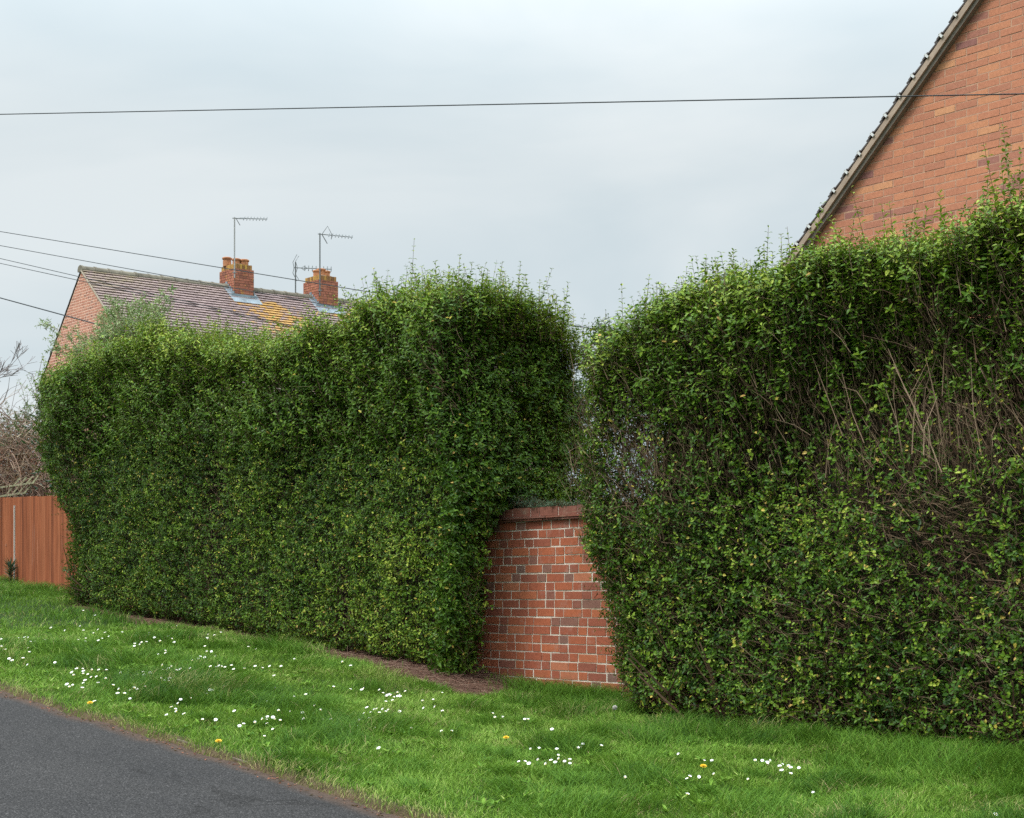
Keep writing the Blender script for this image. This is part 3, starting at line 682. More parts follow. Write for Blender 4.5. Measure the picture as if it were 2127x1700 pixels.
b.quad(pts, 0); b.quad(ptb[::-1], 0)
for i in (0, 1, 4): b.quad([pts[i], ptb[i], ptb[(i+1) % 5], pts[(i+1) % 5]], 0)
b.build('wall', M['mortar_salmon'], rh)
sl = norm(sdir(1, 0, -1.02)); slL = sdir(1, 0, -1.02)     # down the slope, and per metre of s
pn = norm(sdir(1.02, 0, 1.0))                              # out of the roof
top = gp(apx_s, GT, apx_z); Ls = 5.6*math.sqrt(1+1.02**2)
b = MB(); b.box(top - sl*.0 + pn*.014 + nF*.10, sl*Ls, pn*.056, -nF*.028); b.build('bargeboard', M['barge'], rh)
b = MB(); b.box(top - pn*.024 + nF*.071, sl*Ls, pn*.050, -nF*.066); b.build('soffit', M['soffit'], rh)
# roof covering of both slopes as lapped courses
b = MB()
for side in (1, -1):
    d = norm(sdir(side, 0, -1.02)); p = norm(sdir(side*1.02, 0, 1.0)); L_ = (5.6 if side > 0 else 5.2)*math.sqrt(1+1.02**2)
    k = 0; g_ = .225
    while k*g_ < L_:
        b.box(top + d*(k*g_) + p*(.078 + (.0 if side > 0 else .002)) + nF*.095, d*(g_+.05) + p*.022, p*.014, -nF*9.2, 0, random.random()); k += 1
b.build('roof', M['tile_dark'], rh)
k = 0
while k*.225 < Ls - .1:
    c = MB(); q = top + sl*(k*.225 + .17) + pn*.060 + nF*.118
    c.box(q, sl*.024, pn*.052, -nF*.016); c.box(q + pn*.044, sl*.024, pn*.008, -nF*.035)
    c.build('verge_clip', M['clip'], rh)
    c = MB(); c.box(top + sl*(k*.225 + .15) + pn*.088 + nF*.112, sl*.085, pn*.018, -nF*.06); c.build('tile_end', M['tile_dark'], rh)
    k += 1

# ------------------------------------------------------------------ brick house on the left
lh = thing('brick_house', 'distant brick house with long lichen spotted tiled roof and two chimneys', 'house')
A0 = np.array([-11.8, 39.6, H + 8.9])
rd = np.array([.831, .556, 0]); gd = np.array([.698, -.716, 0]); zz = np.array([0, 0, 1.])
RL = 12.2
kR, kL = .93, 1.19
g_out = norm(np.cross(gd, zz)) * 1.0
if np.dot(g_out[:2], -A0[:2]) < 0: g_out = -g_out
qR, qL = 4.6, 2.35
b = MB()
def Q(q, r, z): return np.array([*(A0 + gd*q + rd*r)[:2], z])
zb_ = H - .2
prof = [Q(-qL, 0, zb_), Q(qR, 0, zb_), Q(qR, 0, A0[2]-kR*qR), Q(0, 0, A0[2]), Q(-qL, 0, A0[2]-kL*qL)]
pb = [p + rd*RL for p in prof]
b.quad(prof); b.quad(pb[::-1])
for i in (0, 1, 2, 3, 4): b.quad([prof[i], pb[i], pb[(i+1) % 5], prof[(i+1) % 5]])
b.build('wall', M['mortar_house'], lh)
def clip_l(z):
    d = A0[2] - .03 - z; return qL - min(qL, d/kL), qL + min(qR, d/kR)
b = MB(); Ol = A0 - gd*qL
def tn_h(r, header): return r.uniform(0, .3) if (header and r.random() < .45) else r.uniform(.35, 1)
bricks(b, (*Ol[:2], 0), gd, g_out, H+4.4, A0[2]-.03, 0, qL+qR, ch=.075, bl=.225, joint=.020, proud=.003, bond='flemish', clip=clip_l, toner=tn_h, jit=.001, seed=12)
b.build('brickwork', M['brick_house'], lh)
# tiles of the slope that faces the camera: real lapped tiles
dR = norm(gd - zz*kR); pR = norm(np.cross(rd, dR)); pR = pR if pR[2] > 0 else -pR
vs, lich_v, moss_v, tones = MB(), [], [], []
gauge, tw = .128, .22
rows = int(qR*math.sqrt(1+kR*kR)/gauge)
for i in range(rows):
    off = (i % 2)*tw/2
    for j in range(-1, int(RL/tw)+1):
        r0 = max(-.04, j*tw + off); r1 = min(RL, (j+1)*tw + off)
        if r1 - r0 < .03: continue
        o = A0 + rd*(r0+.006) + dR*(i*gauge) + pR*(.035 + random.uniform(-.003, .003))
        tone = min(1, max(0, random.gauss(.5, .11)))
        vs.box(o, rd*(r1-r0-.012), dR*(gauge*1.15) + pR*.036, pR*.026, 0, tone)
        rc, dc = (r0+r1)/2, (i+.5)*gauge
        li = math.exp(-((rc - (4.75 + .34*dc))/(.75+.2*dc))**2) * (1 if dc > .55 else 0) + .85*math.exp(-((rc - (7.6+.25*dc))/(.6+.1*dc))**2)*(1 if dc > .6 else 0) + .12
        mo = math.exp(-(dc/.55)**2)*math.exp(-(rc/3.0)**2)*1.0 + .9*math.exp(-(rc/.9)**2)*math.exp(-(dc/1.3)**2) + .1
        li *= random.uniform(.45, 1.4)
        lich_v += [li]*6; moss_v += [min(1, mo)]*6
sizes = [len(f) for f in vs.f]
mesh_np('roof', vs.v, sizes, [i for f in vs.f for i in f], M['tile'], lh, {'tone': ('FACE', vs.tone), 'lichen': ('FACE', lich_v), 'moss': ('FACE', moss_v)})
# far slope as one sheet of courses
dL = norm(-gd - zz*kL); pL = norm(np.cross(dL, rd)); pL = pL if pL[2] > 0 else -pL
b = MB()
for i in range(int(qL*math.sqrt(1+kL*kL)/.33)+1): b.box(A0 + dL*(i*.33) + pL*.01 - rd*.03, rd*(RL+.06), dL*.36 + pL*.012, pL*.018, 0, random.random())
b.build('far_roof_slope', M['tile_dark'], lh)
b = MB(); b.box(A0 + dR*.05 + pR*.012 - rd*.055, dR*(qR*math.sqrt(1+kR*kR)), pR*.040, rd*.07); b.build('verge', M['tile_edge'], lh)
b = MB()
for k in range(int(RL/.38)):
    n = 8; a0 = A0 + rd*(k*.38 - .05) + zz*.015; rr = .125 + .004*random.random()
    ring = []
    for e, (ro, dl) in enumerate(((rr+.014, 0), (rr+.014, .05), (rr, .055), (rr, .375))):
        ring.append([a0 + rd*dl + ro*(math.cos(math.pi*(i/n*1.2-.1))*gd + math.sin(math.pi*(i/n*1.2-.1))*zz) for i in range(n+1)])
    for e in range(3):
        for i in range(n): b.quad([ring[e][i], ring[e][i+1], ring[e+1][i+1], ring[e+1][i]])
    b.quad(ring[0])
b.build('ridge_tiles', M['ridge'], lh)

def lathe(b, c, prof, n=14, mi=0):
    k = len(b.v)
    for r, z in prof:
        for j in range(n):
            t = 2*math.pi*j/n; b.v.append((c[0]+r*math.cos(t), c[1]+r*math.sin(t), c[2]+z))
    for i in range(len(prof)-1):
        for j in range(n):
            b.f.append((k+i*n+j, k+i*n+(j+1) % n, k+(i+1)*n+(j+1) % n, k+(i+1)*n+j)); b.m.append(mi); b.tone.append(.5)
def chimney(r0, wid, pots, seed):
    dep = .78; top_z = H + 9.62
    P = A0 + rd*r0 + gd*.39; P = np.array([P[0], P[1], 0])      # the near corner
    base_z = H + 7.9
    b = MB(); f2 = -rd; f1 = gd
    def tn(r, h): return r.uniform(.2, 1)
    body_top = top_z - .17
    bricks(b, (*P[:2], 0), rd, norm(np.array([gd[0], gd[1], 0])), base_z, body_top, 0, wid, ch=.075, bl=.215, joint=.012, bond='flemish', toner=tn, seed=seed, proud=.006)
    Pa = P - gd*dep
    nl = norm(np.cross(gd, zz)); nl = nl if np.dot(nl, -rd) > 0 else -nl
    bricks(b, (*Pa[:2], 0), gd, nl, base_z, body_top, 0, dep, ch=.075, bl=.215, joint=.012, bond='flemish', toner=tn, seed=seed+1, proud=.006)
    ch = b.build('chimney', M['brick_chimney'], lh)
    b = MB(); b.box((*(P-gd*dep)[:2], base_z), rd*wid, gd*dep, (0, 0, body_top-base_z)); b.build('mortar', M['mortar_chimney'], ch)
    b = MB()                                                     # soldier course, set in
    inn = .035; c0 = P - gd*(dep-inn) + rd*inn; c0[2] = body_top - .003; w2, d2 = wid-2*inn, dep-2*inn
    b.box(c0 + rd*.012 + gd*.012, rd*(w2-.024), gd*(d2-.024), (0, 0, .145), 1, .2)
    nn = int(w2/.075)
    for i in range(nn):
        for o in (c0 + gd*d2, c0 + gd*.04): b.box(o + rd*(i*w2/nn+.005), rd*(w2/nn-.010), -gd*.04, (0, 0, .15+random.uniform(-.008, .008)), 0, random.random())
    nn = int(d2/.075)
    for i in range(nn):
        for o in (c0, c0 + rd*(w2-.04)): b.box(o + gd*(i*d2/nn+.005), gd*(d2/nn-.010), rd*.04, (0, 0, .148), 0, random.random())
    b.build('soldier_course', [M['brick_lichen'], M['mortar_chimney']], ch)
    b = MB(); fl = c0 + rd*.08 + gd*.08; fl[2] = body_top + .14; b.box(fl, rd*(w2-.16), gd*(d2-.16), (0, 0, .03)); b.build('flaunching', M['mortar_old'], ch)
    for (a, c_, hh, rr) in pots:
        q = c0 + rd*w2*a + gd*d2*c_; q[2] = body_top + .14
        b = MB(); lathe(b, q, [(rr*.92, 0), (rr*.95, hh*.5), (rr*.9, hh-.06), (rr*1.12, hh-.05), (rr*1.12, hh-.015), (rr*.95, hh), (rr*.75, hh), (rr*.7, hh-.12), (0.001, hh-.12)])
        b.build('chimney_pot', M['terracotta'], ch, smooth=False)
    # lead flashing: apron in front, stepped pieces up the sides
    b = MB(); zc = lambda q: A0[2] - kR*q
    fq = .39; fz = zc(fq)
    e = P + gd*.012 - rd*.10; e[2] = fz + .17
    b.box(e, rd*(wid+.2), gd*.015, (0, 0, -.17))
    e2 = A0 + rd*(r0-.14) + gd*(fq+.01); e2[2] = zc(fq+.01)
    b.box(e2 + pR*.085, rd*(wid+.28), dR*.24, pR*.012)
    for side, rr0 in ((0, r0 - .022), (1, r0 + wid + .008)):
        for i in range(5):
            q0 = .39 - (i+1)*.088; a = A0 + rd*rr0 + gd*q0; a[2] = zc(q0+.088) + .05
            b.box(a, rd*.014, gd*.095, (0, 0, .20))
        e3 = A0 + rd*(rr0 - (.13 if side == 0 else .0)) + gd*.0; b.box(e3 + pR*.080, rd*.14, dR*.62, pR*.010)
    b.build('flashing', M['lead'], ch)
    return P, top_z
P1, tz = chimney(4.236, .60, [(.16, .22, .27, .13), (.32, .70, .19, .12), (.74, .3, .19, .13), (.72, .78, .18, .13)], 31)
P2, tz = chimney(6.925, .64, [(.22, .55, .20, .11), (.52, .5, .27, .13), (.80, .55, .22, .11)], 41)

def aerial(name, label, P, z0, z1, boom_dir, blen, m_mast, style, zb_=None, off=0):
    t = thing(name, label, 'aerial', 'television aerials on the chimneys')
    P = np.array([P[0], P[1], 0.]); bd = np.array(boom_dir, float); bd /= np.linalg.norm(bd)
    b = MB(); b.tube([(P[0], P[1], z0), (P[0], P[1], z1)], .020, 8); b.build('mast', m_mast, t)
    zz_ = zb_ or z1 - .03
    b = MB(); o = P + np.array([0, 0, zz_]) - bd*.06; b.tube([o, o + bd*blen], .013, 6); b.build('boom', M['alu'], t)
    cr_ = np.array([-bd[1], bd[0], 0.])
    b = MB()
    ax = norm(cr_ + zz*(.6 if style != 'v' else 1.2))
    n = 8
    for i in range(n):
        c = o + bd*(.34 + i*(blen-.36)/(n-1)); hl_ = .15 if style != 'v' else .12
        b = MB(); b.tube([c - ax*hl_, c + ax*hl_], .014, 4); b.build('director', M['alu'], t)
    b = MB()
    c = o + bd*.22
    if style == 'box':
        for k in range(5): b.tube([c + bd*(.04*k-.05) - ax*.11 + zz*.02, c + bd*(.04*k) + ax*.12 - zz*.02], .012, 5)
        b.tube([o + bd*.10, o + bd*.22 - zz*.20], .010, 5)
    elif style == 'kite':
        a1 = o + bd*.12; b.tube([a1, a1 + bd*.17 + zz*.26, a1 + bd*.30 + zz*.02, a1 + bd*.28 - zz*.12], .011, 5); b.tube([a1, a1 + bd*.16 - zz*.26], .014, 5)
    else:
        for k in (-1, 1):
            b.tube([o + bd*.02 - zz*.0, o + bd*(-.02) + zz*k*.16, o + bd*.10 + zz*k*.40], .010, 5)
            b.tube([o + bd*.12 - zz*.0, o + bd*.06 + zz*k*.2, o + bd*.16 + zz*k*.36], .008, 5)
        b.tube([c + bd*.1 - zz*.06, c + bd*.0, c + bd*.1 + zz*.06, c + bd*.2, c + bd*.1 - zz*.06], .010, 5)
    b.build('reflector', M['alu'], t)
    b = MB(); b.tube([(P[0]-.05, P[1]-.02, z0+.15), (P[0]+.06, P[1]-.02, z0+.15)], .015, 5); b.build('bracket', M['alu'], t)
aerial('television_aerial', 'straight comb aerial on a pale mast fixed to the left, lichen topped chimney', P1 + gd*.05 - rd*.03, H+9.15, H+10.90, (1, .02, -.02), 1.0, M['mast_pale'], 'box')
aerial('television_aerial', 'tall aerial with kite shaped reflector on dark mast at the right chimney', P2 + gd*.05 - rd*.0, H+8.95, H+10.82, (1, .02, -.09), 1.04, M['alu'], 'kite')
Pb = P2 - gd*.95 - rd*.15
aerial('television_aerial', 'low aerial with upright directors behind the pots of the right chimney', Pb, H+8.6, H+10.1, (1, .1, -.02), 1.15, M['alu'], 'v', zb_=H+9.93)

# ------------------------------------------------------------------ cables
def cable(label, a, b_, r, ext=1.1, sag=0):
    a, b_ = np.array(a, float), np.array(b_, float); a[2] += H; b_[2] += H; d = b_ - a
    m = MB(); pts = []
    for i in range(33):
        f = -ext + (1+1.35*ext)*i/32; pts.append(a + d*f + zz*(sag*((2*f-1)**2 - 1)*.8 - 0))
    m.tube(pts, r, 6); o = m.build('overhead_cable', M['cable'])
    tag(o, label, 'cable', 'overhead cables'); return o
cable('thick overhead cable running right across the sky and the right gable', (-5.67, 16, 5.33), (3.90, 11, 3.82), .0052)
cable('highest of the thin cables falling from the left edge past both chimneys', (-10.64, 30, 7.56), (1.21, 20, 3.68), .0075, .12)
cable('thin cable passing just above the left roof ridge to the left chimney', (-10.99, 31, 7.51), (-2.43, 24, 4.71), .0075, .12)
cable('upper of two close cables crossing the tip of the left gable', (-10.64, 30, 7.0), (-3.39, 24, 4.42), .0070, .12)
cable('lower of two close cables crossing the tip of the left gable', (-10.64, 30, 6.90), (-2.91, 24, 4.30), .0070, .12)
cable('thick black cable slanting low across the left brick gable', (-9.93, 28, 5.77), (-5.15, 24, 4.03), .0115, .10)

# ------------------------------------------------------------------ fence
FA = np.array([-.3128*21, 21.0]); FB = np.array([-.3545*24.1, 24.1])
fd = np.array([*(FB-FA), 0.]); flen = np.linalg.norm(fd); fd /= flen
fn = np.array([-fd[1], fd[0], 0.]); fn = fn if np.dot(fn[:2], -FA) > 0 else -fn
fzb, fslope = H + .035, (.216-.035)/flen
fc = thing('board_fence', 'red-brown stained board fence at the left end of the hedge', 'fence')
post_u = flen*.71
def fence_panel(u0, u1, name='panel'):
    b = MB(); u = u0
    while u < u1 - .01:
        l = min(random.uniform(.105, .125), u1-u); z0 = fzb + fslope*u - .25; z1 = fzb + 1.415 + fslope*u + random.uniform(-.004, .008)
        o = np.array([*(FA + fd[:2]*u), z0])
        # feather edge: one side proud of its neighbour
        b.box(o + fn*.006, fd*(l+.006) + fn*.009, (0, 0, z1-z0), -fn*.008, 0, random.random()); u += l
    for hz in (.25, 1.0): b.box(np.array([*(FA + fd[:2]*u0), fzb + fslope*u0 + hz]) - fn*.05, fd*(u1-u0) + zz*fslope*(u1-u0), (0, 0, .07), fn*.035, 0, .3)
    b.build(name, M['fence'], fc)
fence_panel(-2.6, post_u - .03); fence_panel(post_u + .03, post_u + 1.85); fence_panel(post_u + 1.91, post_u + 3.7)
for q_ in range(2, 6): fence_panel(post_u + 1.88*q_ + .03, post_u + 1.88*q_ + 1.85)
for u in [post_u + 1.88*q_ for q_ in range(6)]:
    b = MB(); o = np.array([*(FA + fd[:2]*(u-.026)), fzb + fslope*u - .3]); b.box(o + fn*.03, fd*.052, (0, 0, 1.58), -fn*.10); b.build('post', M['concrete'], fc)

# spiky plant at the foot of the post
yp = thing('spiky_plant', 'small dark spiky yucca-like plant at the foot of the pale fence post', 'plant')
c0 = np.array([*(FA + fd[:2]*(post_u-.16)), fzb + fslope*post_u - .02]) + fn*.12
b = Bulk(); n = 130; hh = rng.uniform(.0, .34, n); an = rng.uniform(0, 2*math.pi, n)
d_ = np.stack([np.cos(an), np.sin(an), np.interp(hh, [0, .34], [-.1, 1.6]) + rng.normal(0, .25, n)], -1)
b.add(leaves(c0 + UP*hh[:, None], norm(d_), np.tile(UP, (n, 1)) + rdir(n, .2), rng.uniform(.13, .20, n), np.full(n, .014)), np.repeat(rng.random(n), 4)); b.build('leaves', M['yucca'], yp)
b = MB(); b.tube([c0 - UP*.1, c0 + UP*.36], .018, 6); b.build('stem', M['twig'], yp)

# ------------------------------------------------------------------ growth beyond the fence
bt = thing('bramble_thicket', 'tangled bare brown bramble stems heaped above the fence', 'thicket')
TW = Bulk(); n = 4200
cx = np.array([-8.9, 26.5, H]); P0 = np.stack([rng.normal(-8.9, .8, n), rng.normal(26.2, .8, n), H + .8 + 2.5*rng.beta(1.3, 1.7, n)], -1)
P0[:, 2] -= .35*np.abs(P0[:, 0] + 9.2)*(P0[:, 0] > -8.4)
d1 = norm(rdir(n, 1) * np.array([1, .7, .8]) + UP*.2); ln = rng.uniform(.4, 1.3, n); P = P0; r = rng.uniform(.003, .008, n); tn = rng.uniform(0, 1, n)
for k in range(4):
    Pn = P + (ln/4)[:, None]*d1; TW.add(segs(P, Pn, r, r*.85), np.repeat(tn, 3)); P = Pn; r = r*.85; d1 = norm(d1 - UP*.28 + rdir(n, .22))
n = 500; P0 = np.stack([rng.uniform(-9.6, -7.7, n), rng.uniform(24.9, 26.4, n), np.full(n, H+.2)], -1)
TW.add(segs(P0, P0 + norm(UP + rdir(n, .3))*rng.uniform(1, 2.2, n)[:, None], np.full(n, .008), np.full(n, .004)), np.repeat(rng.uniform(0, .6, n), 3))
TW.build('stems', M['bramble'], bt)
FO = Bulk(); n = 2200; P0 = np.stack([rng.normal(-8.8, .8, n), rng.normal(25.8, .6, n), H + rng.uniform(1.2, 2.6, n)], -1)
FO.add(leaves(P0, rdir(n, 1), rdir(n, .5)+UP*.3, rng.uniform(.03, .07, n), rng.uniform(.02, .035, n)), np.repeat(rng.random(n), 4)); FO.build('dead_leaves', M['dead_leaf'], bt)

ls = thing('leafy_shrub', 'sparse pale green shrub with thin twigs above the brambles at the far left', 'shrub')
FO, TW = Bulk(), Bulk(); n = 420
P0 = np.stack([rng.normal(-8.6, .62, n), rng.normal(26.4, .5, n), H + rng.uniform(2.5, 3.35, n)], -1); P0[:, 2] += .45*np.clip(P0[:, 0]+8.6, -.6, .8)
shoots(FO, TW, P0, UP*.8 + rdir(n, .5), rng.uniform(.25, .55, n), rng.integers(4, 9, n), rng.uniform(.05, .085, n), .38, rng.random(n), stem_r=.004, stem_tone=.5)
for q in range(5):
    x0 = -8.1 + q*.16; pts = [np.array([x0, 26, H+.3]), np.array([x0+.1, 26, H+2.4]), np.array([x0-.05*q, 26, H+3.5+.14*q])]
    TW.add(segs(np.array(pts[:-1]), np.array(pts[1:]), np.array([.02, .012]), np.array([.012, .004])), np.full(6, .4))
n = 30; P0 = np.stack([rng.uniform(-8.6, -7.6, n), rng.normal(26, .2, n), H + rng.uniform(3.4, 3.9, n)], -1)
TW.add(segs(P0, P0 + norm(UP + rdir(n, .5))*.45, np.full(n, .005), np.full(n, .003)), np.repeat(rng.random(n), 3))
FO.build('foliage', M['bramble_leaf'], ls); TW.build('branches', M['bramble'], ls)

def branching(b, p, d, L_, r, depth, tone):
    if depth == 0 or r < .0025: return
    q = p + d*L_; b.append((p, q, r, r*.65))
    for _ in range(3 if depth > 1 else 4):
        nd = d + np.array([random.gauss(0, .42), random.gauss(0, .42), random.gauss(.12, .3)]); nd /= np.linalg.norm(nd)
        branching(b, p + d*L_*random.uniform(.55, 1), nd, L_*random.uniform(.6, .85), r*.6, depth-1, tone)
def bare_tree(label, x, y, z0, h, seed):
    random.seed(seed); t = thing('bare_tree', label, 'tree')
    out = []; branching(out, np.array([x, y, z0+h*.28]), np.array([.1, 0, 1.]), h*.24, .09, 7, .5)
    A = np.array([q[0] for q in out]); B = np.array([q[1] for q in out]); TW = Bulk()
    TW.add(segs(A, B, np.maximum([q[2] for q in out], .009), np.maximum([q[3] for q in out], .007)), np.repeat(rng.random(len(A)), 3)); TW.build('crown', M['grey_twig'], t)
    b = MB(); b.tube([(x, y, z0-.2), (x, y, z0+h*.28)], [.16, .10], 8); b.build('trunk', M['grey_twig'], t)
bare_tree('grey leafless tree far off at the left edge of the picture', -16.9, 46, H+.8, 8.6, 5)
random.seed(77)

fs = thing('feathery_bush', 'pale feathery leaved bush rising over the hedge in front of the left house', 'bush')
FO, TW = Bulk(), Bulk()
trunk_top = np.array([-5.35, 20.6, H+3.05])
n = 64
tips = np.stack([rng.uniform(-5.95, -4.85, n), rng.normal(20.6, .3, n), H + rng.uniform(3.55, 4.25, n)], -1)
tips[:, 2] -= .55*np.clip(np.abs(tips[:, 0] + 5.25) - .2, 0, 1)
tips[:8] = np.stack([rng.uniform(-6.5, -5.8, 8), rng.normal(20.6, .2, 8), H + rng.uniform(3.4, 3.85, 8)], -1)
mid = (tips + trunk_top)/2 + rdir(n, .08)
TW.add(segs(np.tile(trunk_top, (n, 1)), mid, np.full(n, .012), np.full(n, .007)), np.full(3*n, .7)); TW.add(segs(mid, tips, np.full(n, .007), np.full(n, .003)), np.full(3*n, .8))
for src, cnt in ((mid, 4), (tips, 8), ((mid+tips)/2, 6)):
    k = np.repeat(np.arange(n), cnt); m_ = len(k)
    shoots(FO, TW, src[k] + rdir(m_, .05), norm(tips-mid)[k]*.6 + rdir(m_, .6) + UP*.2, rng.uniform(.08, .20, m_), rng.integers(3, 7, m_), rng.uniform(.05, .085, m_), .30, rng.random(m_), pitch=.7, stem_r=.0025, stem_tone=.9)
TW.add(segs(np.array([[-5.75, 20.6, H+.1]]), trunk_top[None], np.array([.05]), np.array([.03])), np.full(3, .5))
FO.build('foliage', M['feather'], fs); TW.build('branches', M['bramble'], fs)

lr = thing('laurel_shrub', 'dark big leaved laurel sprigs overhanging the fence beside the hedge end', 'shrub')
FO, TW = Bulk(), Bulk()
Lb = np.array([[-6.05, 18.9, H+2.15], [-6.0, 18.9, H+2.0], [-5.9, 18.8, H+1.75], [-5.85, 18.8, H+1.55], [-5.95, 18.8, H+1.62], [-5.8, 18.8, H+1.9]])
Ld = np.array([[-.45, -.1, .12], [-.4, -.1, -.1], [-.35, -.1, -.2], [-.35, -.1, -.25], [-.1, -.1, -.4], [-.35, 0, .2]])
shoots(FO, TW, Lb, Ld, np.array([.45, .4, .35, .45, .3, .4]), np.array([6, 5, 5, 6, 4, 5]), np.full(6, .125), .30, np.full(6, .5), pitch=.7, stem_r=.005, stem_tone=.2, skip=0, yellow=0)
TW.add(segs(np.tile([[-5.5, 19.2, H+.1]], (6, 1)), Lb, np.full(6, .02), np.full(6, .006)), np.full(18, .3))
FO.build('foliage', M['laurel'], lr); TW.build('branches', M['twig'], lr)
dl = thing('dead_branch', 'clump of curled reddish brown dead leaves caught at the hedge end', 'branch')
FO, TW = Bulk(), Bulk(); n = 60; P0 = np.stack([rng.normal(-5.83, .12, n), rng.normal(18.7, .1, n), H + rng.uniform(1.75, 2.25, n)], -1)
shoots(FO, TW, P0, -UP*.4 + rdir(n, .5), rng.uniform(.06, .14, n), rng.integers(2, 4, n), rng.uniform(.05, .08, n), .5, rng.random(n), stem_r=.003, yellow=0)
TW.add(segs(np.tile([[-5.6, 18.9, H+1.6]], (8, 1)), P0[:8], np.full(8, .008), np.full(8, .004)), np.full(24, .3))
FO.build('leaves', M['dead_leaf'], dl); TW.build('stems', M['twig'], dl)

tw_ = thing('wooden_trellis', 'broken pale green wooden trellis lying on the brambles above the fence', 'trellis')
tb = np.array([-8.62, 24.7, H+1.66]); e1 = norm(np.array([.62, .1, .80])); e2 = norm(np.array([1, .1, .15]))
for k in range(4):
    b = MB(); b.box(tb + e2*(k*.105) - e2*.1, e1*.46, e2*.034, np.array([0, -.02, 0])); b.build('slat', M['trellis'], tw_)
for k in range(2):
    b = MB(); b.box(tb + e1*(.05+k*.22) - e2*.35 - np.array([0, .024, 0]), e2*.62, e1*.042, np.array([0, -.02, 0])); b.build('rail', M['trellis'], tw_)

# ------------------------------------------------------------------ kerb stones sunk in the turf edge
ke = Bulk()
for i, s0 in enumerate((5.6, 6.62, 7.08, 7.95, 8.22, 9.62)):
    s1 = s0 + .34; e = 4.22 + .085
    b = MB(); za = float(zroad(s0)); dz = float(zroad(s1) - zroad(s0))
    b.box(st(s0, e, za-.1), sdir(s1-s0, 0, dz), sdir(0, .07, 0), (0, 0, .112 + .006*(i % 3)))
    o = b.build('edging_stone', M['kerb'])
    tag(o, ['worn concrete edging stone nearest the bottom of the picture by the road', 'edging stone in dry grass beside the second yellow dandelion', 'edging stone sunk in straw-coloured turf left of the dandelion on the verge edge',
            'edging stone half buried in turf midway along the road edge', 'edging stone next to the dandelion and two daisies on the road edge', 'edging stone at the far left end of the road edge'][i], 'edging stone', 'edging stones along the road')

# ------------------------------------------------------------------ grass
GB = Bulk()
def blades(s, t, hgt, wid, tone, lean):
    n = len(s); P = st(s, t, gz(s, t) - .006)
    an = rng.uniform(0, 2*math.pi, n); side = np.stack([np.cos(an), np.sin(an), np.zeros(n)], -1)
    wnd = np.stack([vnoise(s*3, t*3, 91)-.5, vnoise(s*3, t*3, 92)-.5, np.zeros(n)], -1)*1.6
    ln = norm(rdir(n, 1)*np.array([1, 1, 0]) + wnd*1.4)*lean[:, None]
    h = hgt[:, None]; w_ = wid[:, None]
    m1 = P + h*.5*(UP + ln*.45); m2 = P + h*.82*(UP*.95 + ln*.85); tip = P + h*(UP*.93 + ln*1.25)
    V = np.stack([P - side*w_*.5, P + side*w_*.5, m1 + side*w_*.45, m1 - side*w_*.45, m2 + side*w_*.28, m2 - side*w_*.28, tip], 1).reshape(-1, 3)
    o = (np.arange(n)*7)[:, None]
    idx = (o + np.array([0, 1, 2, 3, 3, 2, 4, 5, 5, 4, 6])[None]).ravel()
    GB.add((V, np.tile([4, 4, 3], n), idx), np.repeat(tone, 3))
def grass_patch(n, s0, s1, t0, t1, hk=1, wk=1):
    s = rng.uniform(s0, s1, n); t = rng.uniform(t0, t1, n)
    e = edge_t(s)
    ok = (t > e + .0 + rng.exponential(.025, n)) & (t < soil_t(s) + rng.normal(0, .05, n)); s, t, e = s[ok], t[ok], e[ok]
    tuft = fnoise(s*1.6, t*1.6, 94); tuft2 = np.clip((tuft-.56)/.12, 0, 1); fine = vnoise(s*5, t*5, 97)
    near = np.clip((t - (soil_t(s) - .45))/.4, 0, 1)
    edge = np.clip(1 - (t - e)/.22, 0, 1)
    h = (.032 + .020*fine + .065*tuft2 + .035*near*(s < 8) + .01*near) * rng.uniform(.6, 1.35, len(s)) * hk * (1-.35*edge)
    tone = .50 + .45*(.5-tuft) - .30*tuft2*.7 + .22*(vnoise(s*.9, t*1.1, 98)-.5) + rng.normal(0, .16, len(s)) + .22*(fine-.5)
    dry = edge * (fnoise(s*2.6, t*2, 99) > .42) * rng.random(len(s))
    dry2 = (fnoise(s*3.1, t*3.1, 101) > .62) * (rng.random(len(s)) < .22)
    tone = np.where((dry > .35) | dry2 | (rng.random(len(s)) < .015), rng.uniform(.86, 1, len(s)), np.clip(tone, 0, .84))
    blades(s, t, h, rng.uniform(.0020, .0046, len(s))*wk, tone, rng.uniform(.25, 1.0, len(s)))
grass_patch(150000, 2.3, 6.5, 4.2, 8.2)
grass_patch(95000, 6.5, 9.6, 4.15, 8.62)
grass_patch(60000, 9.6, 13.5, 4.15, 8.1, 1.05, 1.35)
grass_patch(42000, 13.5, 24, 4.15, 10.6, 1.1, 2.0)
